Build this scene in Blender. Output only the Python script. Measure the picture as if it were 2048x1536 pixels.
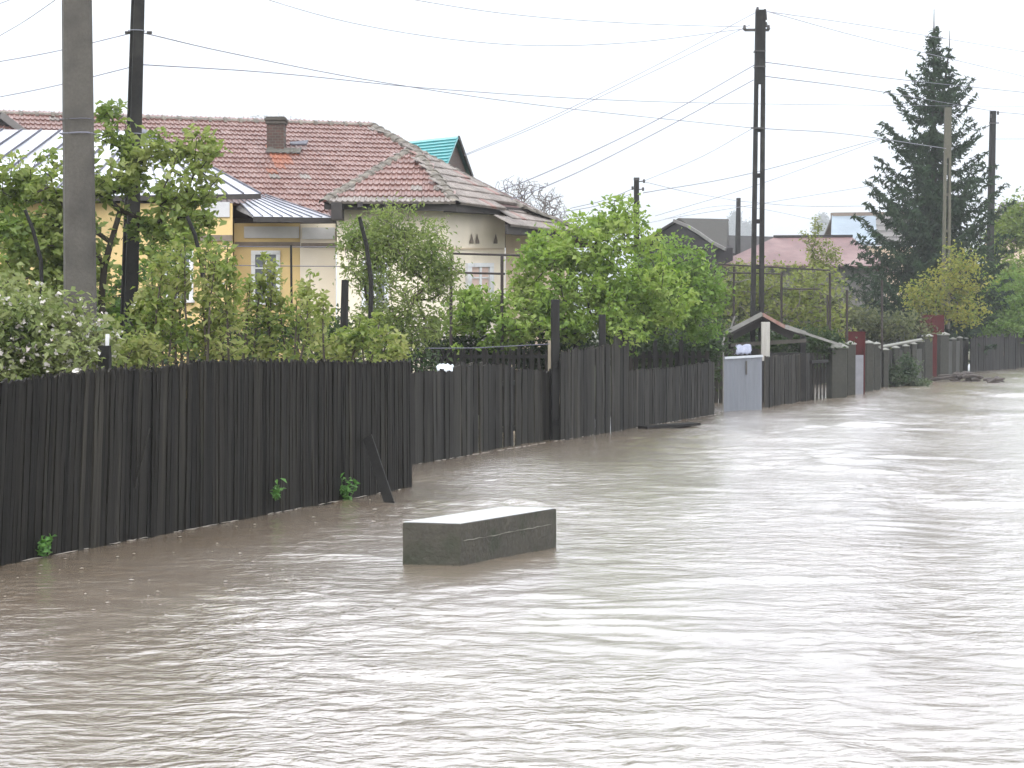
import bpy, math, random
import numpy as np
from mathutils import Vector, Matrix

# ------------------------------------------------------------------ clean
for o in list(bpy.data.objects):
    bpy.data.objects.remove(o)
scene = bpy.context.scene
COL = scene.collection
random.seed(7)
R = math.radians

# ------------------------------------------------------------------ camera
F = 3600.0                      # focal length in pixels of the 2048 px wide photograph
CAMZ = 1.8                      # eye height above the flood water (z = 0)
PITCH = math.atan(113.0 / F)
cam_d = bpy.data.cameras.new('camera')
cam_d.sensor_width = 36.0
cam_d.lens = 36.0 * F / 2048.0
cam_d.clip_start = 0.1
cam_d.clip_end = 30000
cam = bpy.data.objects.new('camera', cam_d)
cam.location = (0, 0, CAMZ)
cam.rotation_euler = (math.pi / 2 - PITCH, 0, 0)
COL.objects.link(cam)
scene.camera = cam

# ------------------------------------------------------------------ world: rainy overcast
SUN_EL, SUN_AZ = 48.0, 200.0
world = bpy.data.worlds.new('World')
scene.world = world
world.use_nodes = True
wn, wl = world.node_tree.nodes, world.node_tree.links
wn.clear()
w_out = wn.new('ShaderNodeOutputWorld')
w_bg = wn.new('ShaderNodeBackground')
w_sky = wn.new('ShaderNodeTexSky')
w_sky.sky_type = 'NISHITA'
w_sky.sun_disc = False
w_sky.sun_elevation = R(SUN_EL)
w_sky.sun_rotation = R(SUN_AZ)
w_sky.air_density = 2.0
w_sky.dust_density = 8.0
w_hsv = wn.new('ShaderNodeHueSaturation')
w_hsv.inputs['Saturation'].default_value = 0.15
w_geo = wn.new('ShaderNodeNewGeometry')
w_sep = wn.new('ShaderNodeSeparateXYZ')
w_abs = wn.new('ShaderNodeMath'); w_abs.operation = 'ABSOLUTE'
w_ramp = wn.new('ShaderNodeValToRGB')
cr = w_ramp.color_ramp
cr.elements[0].position = 0.0; cr.elements[0].color = (0.160, 0.171, 0.194, 1)
cr.elements[1].position = 1.0; cr.elements[1].color = (0.70, 0.712, 0.735, 1)
for pos_, c_ in ((0.10, (0.200, 0.210, 0.232)), (0.20, (0.390, 0.402, 0.428)), (0.36, (0.640, 0.654, 0.682)), (0.6, (0.69, 0.703, 0.728))):
    e = cr.elements.new(pos_); e.color = (*c_, 1)
w_mul = wn.new('ShaderNodeMixRGB'); w_mul.blend_type = 'MULTIPLY'; w_mul.inputs[0].default_value = 1.0
w_mul.inputs[2].default_value = (26.0, 26.2, 26.6, 1)
w_mix = wn.new('ShaderNodeMixRGB'); w_mix.inputs[0].default_value = 0.92
wl.new(w_geo.outputs['Incoming'], w_sep.inputs[0])
wl.new(w_sep.outputs['Z'], w_abs.inputs[0])
wl.new(w_abs.outputs[0], w_ramp.inputs[0])
wl.new(w_ramp.outputs['Color'], w_mul.inputs[1])
wl.new(w_sky.outputs[0], w_hsv.inputs['Color'])
wl.new(w_hsv.outputs[0], w_mix.inputs[1])
wl.new(w_mul.outputs[0], w_mix.inputs[2])
wl.new(w_mix.outputs[0], w_bg.inputs['Color'])
w_bg.inputs['Strength'].default_value = 0.115
wl.new(w_bg.outputs[0], w_out.inputs[0])

sun_d = bpy.data.lights.new('sun', 'SUN')
sun_d.energy = 0.5
sun_d.angle = R(40)
sun_d.color = (1.0, 0.985, 0.965)
sun = bpy.data.objects.new('sun', sun_d)
az = R(SUN_AZ)
sdir = Vector((math.sin(az) * math.cos(R(SUN_EL)), math.cos(az) * math.cos(R(SUN_EL)), math.sin(R(SUN_EL))))
sun.rotation_euler = (-sdir).to_track_quat('-Z', 'Y').to_euler()
sun.location = sdir * 50
COL.objects.link(sun)

vs = scene.view_settings
vs.view_transform = 'Standard'
vs.look = 'None'
vs.gamma = 1.0
vs.exposure = 0.84
vs.use_curve_mapping = False
cy = scene.cycles
cy.max_bounces = 5
cy.diffuse_bounces = 2
cy.glossy_bounces = 2
cy.transmission_bounces = 2
cy.volume_bounces = 1
cy.use_adaptive_sampling = True
cy.adaptive_threshold = 0.03
cy.use_denoising = True
cy.sample_clamp_indirect = 6.0

# ------------------------------------------------------------------ helpers: picture geometry to places
CAM = Vector((0, 0, CAMZ))
FWD = Vector((0, math.cos(PITCH), -math.sin(PITCH)))
UPV = Vector((0, math.sin(PITCH), math.cos(PITCH)))
def ray(px, py):
    return Vector((1, 0, 0)) * ((px - 1024) / F) + UPV * ((768 - py) / F) + FWD
def at(px, py, Y):
    d = ray(px, py)
    return CAM + d * (Y / d.y)
def wat(px, py, z=0.0):
    d = ray(px, py)
    return CAM + d * ((z - CAMZ) / d.z)
def on_plane(px, py, p0, n):
    d = ray(px, py)
    return CAM + d * ((p0 - CAM).dot(n) / d.dot(n))
def on_wall(px, py, P, Q, off=0.0):
    """point of a pixel on the upright plane through P and Q, moved `off` towards the viewer"""
    t = Vector((Q.x - P.x, Q.y - P.y, 0)).normalized()
    n = Vector((t.y, -t.x, 0))
    if n.dot(CAM - P) < 0: n = -n
    return on_plane(px, py, Vector(P) + n * off, n)
def size(px, Y):                # length of a span of pixels at distance Y
    return px * Y / F

# ------------------------------------------------------------------ helpers: objects
WLOC = {}
def tag(o, label=None, cat=None, group=None, kind=None):
    if label: o['label'] = label
    if cat: o['category'] = cat
    if group: o['group'] = group
    if kind: o['kind'] = kind
    return o
def thing(name, label, cat, loc, group=None):
    o = bpy.data.objects.new(name, None)
    o.empty_display_size = 0.2
    o.location = loc
    COL.objects.link(o)
    WLOC[o.name] = Vector(loc)
    return tag(o, label, cat, group)
def link(name, me, mats, parent=None, origin=None):
    """link a mesh whose vertices are in world space minus `origin`"""
    o = bpy.data.objects.new(name, me)
    for m in (mats if isinstance(mats, (list, tuple)) else [mats]):
        if m is not None and len(me.materials) < 8 and not any(x is m for x in me.materials): me.materials.append(m)
    pw = WLOC[parent.name] if parent is not None else Vector((0, 0, 0))
    og = Vector(origin) if origin is not None else pw
    COL.objects.link(o)
    if parent is not None: o.parent = parent
    o.location = og - pw
    WLOC[o.name] = og
    return o

class MB:
    def __init__(s):
        s.v = []; s.f = []
    def add(s, vs_, fs):
        b = len(s.v)
        s.v += [tuple(v) for v in vs_]
        s.f += [tuple(i + b for i in f) for f in fs]
        return s
    def box(s, c, sx, sy, sz, rz=0.0):
        """box centred at c"""
        ca, sa = math.cos(rz), math.sin(rz)
        vs_ = []
        for z in (-sz / 2, sz / 2):
            for x, y in ((-1, -1), (1, -1), (1, 1), (-1, 1)):
                dx, dy = x * sx / 2, y * sy / 2
                vs_.append((c[0] + dx * ca - dy * sa, c[1] + dx * sa + dy * ca, c[2] + z))
        return s.add(vs_, [(3, 2, 1, 0), (4, 5, 6, 7), (0, 1, 5, 4), (1, 2, 6, 5), (2, 3, 7, 6), (3, 0, 4, 7)])
    def beam(s, a, b, w, h, up=(0, 0, 1)):
        """bar of section w (sideways) x h (along up) from a to b"""
        a, b = Vector(a), Vector(b)
        d = (b - a).normalized()
        up = Vector(up)
        sd = d.cross(up)
        if sd.length < 1e-4: sd = d.cross(Vector((1, 0, 0)))
        sd.normalize()
        u2 = sd.cross(d).normalized()
        vs_ = []
        for p in (a, b):
            for x, y in ((-1, -1), (1, -1), (1, 1), (-1, 1)):
                vs_.append(p + sd * (x * w / 2) + u2 * (y * h / 2))
        return s.add(vs_, [(3, 2, 1, 0), (4, 5, 6, 7), (0, 1, 5, 4), (1, 2, 6, 5), (2, 3, 7, 6), (3, 0, 4, 7)])
    def tube(s, pts, rad, n=6, caps=True):
        pts = [Vector(p) for p in pts]
        if not isinstance(rad, (list, tuple)): rad = [rad] * len(pts)
        rings = []
        ref = Vector((0.13, 0.31, 0.94))
        for i, p in enumerate(pts):
            d = (pts[min(i + 1, len(pts) - 1)] - pts[max(i - 1, 0)]).normalized()
            a = d.cross(ref)
            if a.length < 0.05: a = d.cross(Vector((1, 0, 0)))
            a.normalize(); b = d.cross(a)
            rings.append([p + (a * math.cos(2 * math.pi * k / n) + b * math.sin(2 * math.pi * k / n)) * rad[i] for k in range(n)])
        vs_ = [v for r in rings for v in r]
        fs = []
        for i in range(len(pts) - 1):
            for k in range(n):
                fs.append((i * n + k, i * n + (k + 1) % n, (i + 1) * n + (k + 1) % n, (i + 1) * n + k))
        if caps:
            fs.append(tuple(range(n - 1, -1, -1)))
            fs.append(tuple((len(pts) - 1) * n + k for k in range(n)))
        return s.add(vs_, fs)
    def prism(s, poly, vec):
        """extrude a polygon (3D points) by vec"""
        vec = Vector(vec)
        n = len(poly)
        a = [Vector(p) for p in poly]
        b = [p + vec for p in a]
        fs = [tuple(range(n - 1, -1, -1)), tuple(range(n, 2 * n))]
        for i in range(n):
            j = (i + 1) % n
            fs.append((i, j, n + j, n + i))
        return s.add(a + b, fs)
    def build(s, name, mat, parent=None, origin=None, bevel=0.0, smooth=False):
        pw = WLOC[parent.name] if parent is not None else Vector((0, 0, 0))
        og = Vector(origin) if origin is not None else pw
        me = bpy.data.meshes.new(name)
        me.from_pydata([(v[0] - og.x, v[1] - og.y, v[2] - og.z) for v in s.v], [], s.f)
        me.update()
        import bmesh
        bm = bmesh.new(); bm.from_mesh(me)
        bmesh.ops.recalc_face_normals(bm, faces=bm.faces[:])
        if bevel > 0:
            bmesh.ops.bevel(bm, geom=bm.edges[:], offset=bevel, segments=1, affect='EDGES')
        bm.to_mesh(me); bm.free()
        if smooth:
            for p in me.polygons: p.use_smooth = True
        return link(name, me, mat, parent, og)

def np_mesh(name, V, Fc):
    """mesh from numpy arrays (faces all of one size)"""
    me = bpy.data.meshes.new(name)
    n = Fc.shape[1]
    me.vertices.add(len(V)); me.vertices.foreach_set('co', np.ascontiguousarray(V, dtype=np.float32).ravel())
    me.loops.add(Fc.size); me.loops.foreach_set('vertex_index', np.ascontiguousarray(Fc, dtype=np.int32).ravel())
    me.polygons.add(len(Fc))
    me.polygons.foreach_set('loop_start', np.arange(0, Fc.size, n, dtype=np.int32))
    me.update(calc_edges=True)
    me.validate()
    return me

# ------------------------------------------------------------------ helpers: materials
def new_mat(name):
    m = bpy.data.materials.new(name)
    m.use_nodes = True
    nt = m.node_tree
    b = nt.nodes['Principled BSDF']
    return m, nt, b
def mat(name, c1, c2=None, rough=0.7, scale=6.0, stretch=(1, 1, 1), bump=0.0, c3=None, scale2=1.2, spec=0.5,
        objvar=0.0, metal=0.0, detail=6.0, bump_scale=None, mix3=(0.5, 0.7)):
    """noise-mottled surface: c1/c2 fine mottling, c3 large stains, objvar = brightness change from object to object"""
    m, nt, b = new_mat(name)
    N, L = nt.nodes, nt.links
    tc = N.new('ShaderNodeTexCoord'); mp = N.new('ShaderNodeMapping')
    mp.inputs['Scale'].default_value = stretch
    L.new(tc.outputs['Object'], mp.inputs['Vector'])
    oi = N.new('ShaderNodeObjectInfo')
    ad = N.new('ShaderNodeVectorMath'); ad.operation = 'ADD'
    ml = N.new('ShaderNodeMath'); ml.operation = 'MULTIPLY'; ml.inputs[1].default_value = 37.0
    L.new(oi.outputs['Random'], ml.inputs[0])
    L.new(mp.outputs[0], ad.inputs[0]); L.new(ml.outputs[0], ad.inputs[1])
    n1 = N.new('ShaderNodeTexNoise'); n1.inputs['Scale'].default_value = scale; n1.inputs['Detail'].default_value = detail
    n1.inputs['Roughness'].default_value = 0.65
    L.new(ad.outputs[0], n1.inputs['Vector'])
    r1 = N.new('ShaderNodeValToRGB')
    c2 = c2 or tuple(x * 0.7 for x in c1)
    r1.color_ramp.elements[0].position = 0.32; r1.color_ramp.elements[0].color = (*c1, 1)
    r1.color_ramp.elements[1].position = 0.68; r1.color_ramp.elements[1].color = (*c2, 1)
    L.new(n1.outputs['Fac'], r1.inputs[0])
    col = r1.outputs[0]
    if c3:
        n2 = N.new('ShaderNodeTexNoise'); n2.inputs['Scale'].default_value = scale2; n2.inputs['Detail'].default_value = 4
        L.new(ad.outputs[0], n2.inputs['Vector'])
        r2 = N.new('ShaderNodeValToRGB')
        r2.color_ramp.elements[0].position = mix3[0]; r2.color_ramp.elements[0].color = (0, 0, 0, 1)
        r2.color_ramp.elements[1].position = mix3[1]; r2.color_ramp.elements[1].color = (1, 1, 1, 1)
        L.new(n2.outputs['Fac'], r2.inputs[0])
        mx = N.new('ShaderNodeMixRGB'); mx.inputs[2].default_value = (*c3, 1)
        L.new(r2.outputs[0], mx.inputs[0]); L.new(col, mx.inputs[1])
        col = mx.outputs[0]
    if objvar:
        hv = N.new('ShaderNodeHueSaturation')
        mr = N.new('ShaderNodeMapRange')
        mr.inputs['To Min'].default_value = 1 - objvar; mr.inputs['To Max'].default_value = 1 + objvar
        L.new(oi.outputs['Random'], mr.inputs['Value'])
        L.new(mr.outputs[0], hv.inputs['Value']); L.new(col, hv.inputs['Color'])
        col = hv.outputs[0]
    L.new(col, b.inputs['Base Color'])
    b.inputs['Roughness'].default_value = rough
    b.inputs['Specular IOR Level'].default_value = spec
    b.inputs['Metallic'].default_value = metal
    if bump:
        bp = N.new('ShaderNodeBump'); bp.inputs['Strength'].default_value = bump; bp.inputs['Distance'].default_value = 0.02
        n3 = n1
        if bump_scale:
            n3 = N.new('ShaderNodeTexNoise'); n3.inputs['Scale'].default_value = bump_scale; n3.inputs['Detail'].default_value = 5
            L.new(ad.outputs[0], n3.inputs['Vector'])
        L.new(n3.outputs['Fac'], bp.inputs['Height']); L.new(bp.outputs[0], b.inputs['Normal'])
    return m
def leaf_mat(name, cols, trans=0.52, rough=0.5, clump=1.6):
    m, nt, b = new_mat(name)
    N, L = nt.nodes, nt.links
    g = N.new('ShaderNodeNewGeometry')
    r = N.new('ShaderNodeValToRGB')
    r.color_ramp.interpolation = 'LINEAR'
    els = r.color_ramp.elements
    els[0].color = (*cols[0], 1); els[1].color = (*cols[-1], 1)
    for i, c in enumerate(cols[1:-1]):
        e_ = els.new((i + 1) / (len(cols) - 1)); e_.color = (*c, 1)
    tcn = N.new('ShaderNodeTexCoord')
    nz = N.new('ShaderNodeTexNoise'); nz.inputs['Scale'].default_value = clump; nz.inputs['Detail'].default_value = 3
    L.new(tcn.outputs['Object'], nz.inputs['Vector'])
    m1 = N.new('ShaderNodeMath'); m1.operation = 'MULTIPLY_ADD'; m1.inputs[1].default_value = 2.6; m1.inputs[2].default_value = -1.05
    L.new(nz.outputs['Fac'], m1.inputs[0])
    m2 = N.new('ShaderNodeMath'); m2.operation = 'MULTIPLY_ADD'; m2.inputs[1].default_value = 0.6; m2.use_clamp = True
    L.new(g.outputs['Random Per Island'], m2.inputs[0]); L.new(m1.outputs[0], m2.inputs[2])
    L.new(m2.outputs[0], r.inputs[0])
    L.new(r.outputs[0], b.inputs['Base Color'])
    b.inputs['Roughness'].default_value = rough
    tr = N.new('ShaderNodeBsdfTranslucent')
    hv = N.new('ShaderNodeHueSaturation'); hv.inputs['Value'].default_value = 1.15; hv.inputs['Saturation'].default_value = 1.1
    L.new(r.outputs[0], hv.inputs['Color']); L.new(hv.outputs[0], tr.inputs['Color'])
    b.inputs['Specular IOR Level'].default_value = 0.3
    ms = N.new('ShaderNodeMixShader'); ms.inputs[0].default_value = trans
    L.new(b.outputs[0], ms.inputs[1]); L.new(tr.outputs[0], ms.inputs[2])
    L.new(ms.outputs[0], N['Material Output'].inputs['Surface'])
    return m

M = {}
M['slat'] = mat('wet_dark_slat', (0.0095, 0.0087, 0.0073), (0.0155, 0.0142, 0.0117), rough=0.65, scale=14, stretch=(1, 1, 0.08), bump=0.5,
                c3=(0.027, 0.0245, 0.019), scale2=7, objvar=0.42, spec=0.12, mix3=(0.54, 0.70))
M['board'] = mat('wet_grey_board', (0.015, 0.0140, 0.0118), (0.024, 0.0224, 0.0188), rough=0.65, scale=12, stretch=(1, 1, 0.08), bump=0.5,
                 c3=(0.040, 0.036, 0.028), scale2=6, objvar=0.4, spec=0.12, mix3=(0.54, 0.70))
M['dark_post'] = mat('blackened_post', (0.008, 0.0075, 0.007), (0.015, 0.014, 0.012), rough=0.7, scale=10, stretch=(1, 1, 0.2), bump=0.3, spec=0.25)
M['light_post'] = mat('pale_wood', (0.30, 0.25, 0.18), (0.20, 0.17, 0.12), rough=0.8, scale=10, stretch=(1, 1, 0.2))
M['concrete_dark'] = mat('wet_concrete_pole', (0.070, 0.064, 0.054), (0.092, 0.084, 0.072), rough=0.75, scale=40, c3=(0.036, 0.033, 0.029), scale2=1.5, bump=0.25, spec=0.3)
M['concrete_black'] = mat('blackened_concrete', (0.013, 0.0125, 0.012), (0.022, 0.021, 0.019), rough=0.75, scale=25, c3=(0.034, 0.032, 0.028), scale2=3, spec=0.2)
M['concrete_olive'] = mat('olive_concrete', (0.10, 0.095, 0.065), (0.07, 0.066, 0.048), rough=0.8, scale=10)
M['concrete_post'] = mat('wet_fence_post_concrete', (0.027, 0.027, 0.021), (0.042, 0.041, 0.033), rough=0.75, scale=16, c3=(0.026, 0.027, 0.021), scale2=3, spec=0.3)
M['concrete_cap'] = mat('pale_cap_concrete', (0.22, 0.22, 0.19), (0.15, 0.15, 0.13), rough=0.7, scale=16)
M['block'] = mat('mossy_concrete', (0.034, 0.031, 0.023), (0.055, 0.050, 0.037), rough=0.7, scale=9, c3=(0.020, 0.024, 0.012), scale2=4.5, bump=0.7, bump_scale=24, spec=0.35)
M['block_seam'] = mat('pale_mortar', (0.17, 0.16, 0.13), (0.11, 0.105, 0.085), rough=0.8, scale=25)
M['wall_yellow'] = mat('ochre_render', (0.66, 0.48, 0.22), (0.60, 0.44, 0.20), rough=0.9, scale=3, c3=(0.52, 0.38, 0.18), scale2=0.7, bump=0.1)
M['wall_cream'] = mat('cream_render', (0.80, 0.71, 0.57), (0.75, 0.66, 0.52), rough=0.9, scale=3, c3=(0.64, 0.57, 0.47), scale2=0.6, bump=0.1)
M['wall_annex'] = mat('sand_render', (0.60, 0.48, 0.34), (0.53, 0.42, 0.30), rough=0.9, scale=3)
M['frieze'] = mat('grey_plaster', (0.56, 0.55, 0.55), (0.50, 0.49, 0.49), rough=0.9, scale=6)
M['string'] = mat('brown_moulding', (0.21, 0.165, 0.13), (0.16, 0.13, 0.10), rough=0.85, scale=9)
M['white_paint'] = mat('white_paint', (0.72, 0.72, 0.72), (0.62, 0.62, 0.62), rough=0.5, scale=7, c3=(0.45, 0.44, 0.42), scale2=3)
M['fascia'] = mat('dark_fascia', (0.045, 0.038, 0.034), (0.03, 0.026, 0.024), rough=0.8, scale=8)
M['tile_red'] = mat('wet_red_tile', (0.185, 0.097, 0.079), (0.148, 0.080, 0.067), rough=0.42, scale=14, c3=(0.215, 0.128, 0.107), scale2=4, objvar=0.09)
M['tile_orange'] = mat('rust_orange_tile', (0.27, 0.095, 0.05), (0.21, 0.085, 0.052), rough=0.5, scale=14, objvar=0.15)
M['tile_grey'] = mat('weathered_grey_tile', (0.185, 0.155, 0.135), (0.13, 0.11, 0.095), rough=0.5, scale=14, c3=(0.22, 0.19, 0.165), scale2=5, objvar=0.2)
M['underlay'] = mat('roof_underlay', (0.10, 0.055, 0.048), (0.07, 0.04, 0.035), rough=0.9, scale=4)
M['cap'] = mat('mortared_ridge', (0.145, 0.128, 0.105), (0.085, 0.076, 0.062), rough=0.8, scale=12, bump=0.6, c3=(0.20, 0.175, 0.14), scale2=5)
M['metal_roof'] = mat('wet_zinc_sheet', (0.52, 0.53, 0.58), (0.46, 0.47, 0.52), rough=0.35, scale=2.5, metal=0.1, c3=(0.40, 0.41, 0.45), scale2=1.1)
M['seam'] = mat('zinc_seam', (0.13, 0.13, 0.15), (0.10, 0.10, 0.12), rough=0.5, scale=6)
M['teal'] = mat('teal_sheet', (0.055, 0.27, 0.27), (0.045, 0.22, 0.23), rough=0.35, scale=4)
M['brick'] = None
M['flash'] = mat('mortar_flashing', (0.10, 0.092, 0.074), (0.06, 0.056, 0.046), rough=0.85, scale=10, bump=0.5)
M['cap_dark'] = mat('sooty_mortar', (0.055, 0.048, 0.04), (0.085, 0.075, 0.06), rough=0.85, scale=12)
M['glass'] = mat('window_glass', (0.16, 0.17, 0.18), (0.10, 0.105, 0.11), rough=0.12, scale=2)
M['curtain'] = mat('pale_curtain', (0.62, 0.45, 0.38), (0.56, 0.42, 0.36), rough=0.9, scale=5)
M['bark'] = mat('wet_bark', (0.030, 0.025, 0.020), (0.048, 0.041, 0.033), rough=0.85, scale=20, stretch=(1, 1, 0.3), bump=0.4, spec=0.2)
M['bark_grey'] = mat('grey_twig', (0.17, 0.15, 0.135), (0.13, 0.115, 0.105), rough=0.9, scale=10)
M['stem'] = mat('brown_stem', (0.05, 0.04, 0.028), (0.075, 0.06, 0.04), rough=0.8, scale=12)
M['wire'] = mat('cable', (0.12, 0.12, 0.15), (0.10, 0.10, 0.13), rough=0.6, scale=4)
M['wire_thin'] = mat('thin_cable', (0.22, 0.22, 0.26), (0.19, 0.19, 0.23), rough=0.5, scale=4)
M['insul'] = mat('dark_insulator', (0.03, 0.028, 0.026), (0.05, 0.045, 0.04), rough=0.3, scale=5)
M['steel'] = mat('wet_steel_sheet', (0.150, 0.160, 0.178), (0.125, 0.134, 0.150), rough=0.6, scale=5, stretch=(1, 1, 0.3), c3=(0.14, 0.15, 0.17), scale2=2.2, metal=0.1)
M['steel_edge'] = mat('bright_steel_edge', (0.45, 0.47, 0.50), (0.38, 0.40, 0.43), rough=0.4, scale=5)
M['white_wood'] = mat('whitewashed_wood', (0.40, 0.385, 0.35), (0.27, 0.255, 0.23), rough=0.8, scale=9, stretch=(1, 1, 0.15))
M['well_edge'] = mat('pale_board_edge', (0.20, 0.195, 0.18), (0.14, 0.135, 0.125), rough=0.7, scale=9)
M['well_tile'] = mat('red_brown_sheet', (0.17, 0.065, 0.05), (0.22, 0.15, 0.12), rough=0.6, scale=7)
M['red_paint'] = mat('dull_red_paint', (0.060, 0.009, 0.009), (0.040, 0.008, 0.008), rough=0.8, scale=5, spec=0.15)
M['grey_sheet'] = mat('grey_blue_sheet', (0.21, 0.21, 0.225), (0.165, 0.165, 0.18), rough=0.6, scale=5)
M['rag'] = mat('white_rag', (0.72, 0.76, 0.80), (0.60, 0.65, 0.70), rough=0.9, scale=8)
M['bag'] = mat('bluish_plastic', (0.20, 0.22, 0.30), (0.30, 0.32, 0.40), rough=0.45, scale=9)
M['rust'] = mat('rusty_iron', (0.030, 0.020, 0.017), (0.020, 0.016, 0.014), rough=0.8, scale=12)
M['foam_glints'] = mat('pale_foam_glint', (0.30, 0.27, 0.23), (0.22, 0.19, 0.16), rough=0.4, scale=30)
M['debris'] = mat('soaked_debris', (0.035, 0.028, 0.024), (0.06, 0.048, 0.04), rough=0.7, scale=14)
M['soil'] = mat('muddy_ground', (0.085, 0.075, 0.04), (0.06, 0.07, 0.03), rough=0.9, scale=0.8, c3=(0.05, 0.065, 0.025), scale2=0.15)
M['hill'] = mat('wooded_hill', (0.050, 0.066, 0.040), (0.075, 0.085, 0.050), rough=1.0, scale=0.012, c3=(0.04, 0.055, 0.035), scale2=0.004)
M['wood_dark_house'] = mat('dark_boards', (0.022, 0.019, 0.020), (0.030, 0.026, 0.027), rough=0.8, scale=4, spec=0.2)
M['dark_roof'] = mat('dark_slate', (0.036, 0.033, 0.031), (0.026, 0.024, 0.023), rough=0.75, scale=3, spec=0.2)
M['olive_roof'] = mat('olive_slate', (0.050, 0.046, 0.038), (0.038, 0.035, 0.030), rough=0.8, scale=3, spec=0.2)
M['pink_roof'] = mat('faded_pink_roof', (0.155, 0.082, 0.077), (0.11, 0.062, 0.060), rough=0.65, scale=2.2, c3=(0.19, 0.12, 0.11), scale2=0.6)
M['blue_roof'] = mat('pale_blue_metal', (0.20, 0.245, 0.285), (0.155, 0.19, 0.22), rough=0.5, scale=0.8)
M['shed_roof'] = mat('grey_shed_sheet', (0.155, 0.145, 0.135), (0.12, 0.112, 0.104), rough=0.7, scale=5)
def brick_mat():
    m, nt, b = new_mat('chimney_brick')
    N, L = nt.nodes, nt.links
    tc = N.new('ShaderNodeTexCoord')
    mp = N.new('ShaderNodeMapping'); mp.inputs['Rotation'].default_value = (R(90), 0, 0)
    L.new(tc.outputs['Object'], mp.inputs[0])
    bt = N.new('ShaderNodeTexBrick')
    bt.inputs['Color1'].default_value = (0.085, 0.042, 0.030, 1); bt.inputs['Color2'].default_value = (0.055, 0.032, 0.025, 1)
    bt.inputs['Mortar'].default_value = (0.085, 0.076, 0.062, 1)
    bt.inputs['Scale'].default_value = 4.2; bt.inputs['Mortar Size'].default_value = 0.03
    L.new(mp.outputs[0], bt.inputs['Vector'])
    L.new(bt.outputs['Color'], b.inputs['Base Color'])
    b.inputs['Roughness'].default_value = 0.85
    return m
M['brick'] = brick_mat()
# foliage
M['leaf_apple'] = leaf_mat('apple_leaf', [(0.1, 0.15, 0.04), (0.17, 0.225, 0.06), (0.235, 0.285, 0.085), (0.29, 0.32, 0.12)])
M['leaf_shrub'] = leaf_mat('shrub_leaf', [(0.085, 0.135, 0.033), (0.17, 0.225, 0.055), (0.245, 0.285, 0.085), (0.3, 0.31, 0.12)])
M['leaf_bloom'] = leaf_mat('flowering_bush_leaf', [(0.09, 0.13, 0.045), (0.17, 0.215, 0.075), (0.24, 0.275, 0.11), (0.28, 0.3, 0.15)])
M['bloom'] = leaf_mat('faded_blossom', [(0.42, 0.36, 0.34), (0.60, 0.56, 0.52), (0.66, 0.64, 0.60)], trans=0.2)
M['leaf_willow'] = leaf_mat('narrow_leaf', [(0.1, 0.15, 0.045), (0.18, 0.235, 0.07), (0.25, 0.295, 0.105)])
M['leaf_plum'] = leaf_mat('plum_leaf', [(0.1, 0.17, 0.032), (0.175, 0.265, 0.052), (0.245, 0.335, 0.08), (0.3, 0.37, 0.11)])
M['leaf_plum_dark'] = leaf_mat('deep_green_leaf', [(0.075, 0.145, 0.03), (0.14, 0.225, 0.048), (0.2, 0.29, 0.075)])
M['leaf_vine'] = leaf_mat('vine_leaf', [(0.120, 0.150, 0.048), (0.192, 0.228, 0.066), (0.252, 0.264, 0.096)])
M['leaf_dull'] = leaf_mat('dull_thicket_leaf', [(0.04, 0.05, 0.025), (0.085, 0.1, 0.042), (0.14, 0.15, 0.07)])
M['leaf_yellow'] = leaf_mat('yellow_bronze_leaf', [(0.13, 0.185, 0.04), (0.21, 0.25, 0.055), (0.3, 0.28, 0.065), (0.26, 0.28, 0.07)])
M['leaf_right'] = leaf_mat('light_green_leaf', [(0.1, 0.155, 0.035), (0.17, 0.23, 0.05), (0.22, 0.28, 0.07)])
M['needle'] = leaf_mat('spruce_needle', [(0.014, 0.030, 0.013), (0.022, 0.045, 0.019), (0.036, 0.062, 0.026)], trans=0.1, rough=0.9)
M['leaf_weed'] = leaf_mat('fresh_weed_leaf', [(0.05, 0.14, 0.03), (0.09, 0.21, 0.045), (0.13, 0.26, 0.06)], trans=0.25)
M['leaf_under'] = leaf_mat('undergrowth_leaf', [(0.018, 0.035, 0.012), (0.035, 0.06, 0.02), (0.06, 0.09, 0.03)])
M['leaf_drift'] = leaf_mat('drifted_leaf', [(0.035, 0.06, 0.03), (0.07, 0.10, 0.05), (0.11, 0.14, 0.08)])
M['leaf_mid'] = leaf_mat('mid_green_leaf', [(0.05, 0.10, 0.025), (0.10, 0.17, 0.04), (0.16, 0.22, 0.06)])
M['poplar'] = leaf_mat('far_foliage', [(0.04, 0.06, 0.03), (0.06, 0.08, 0.04)], trans=0.2)

# ------------------------------------------------------------------ setting: flood water, ground, hills
A1 = wat(0, 1130); A2 = wat(818, 975)            # first (near) fence, at the water line
B1 = wat(820, 930); B2 = wat(1425, 830)          # second fence, set back
SD = (B2 - B1).normalized()                       # direction of the street
SN = Vector((-SD.y, SD.x, 0))                     # towards the gardens

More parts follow.
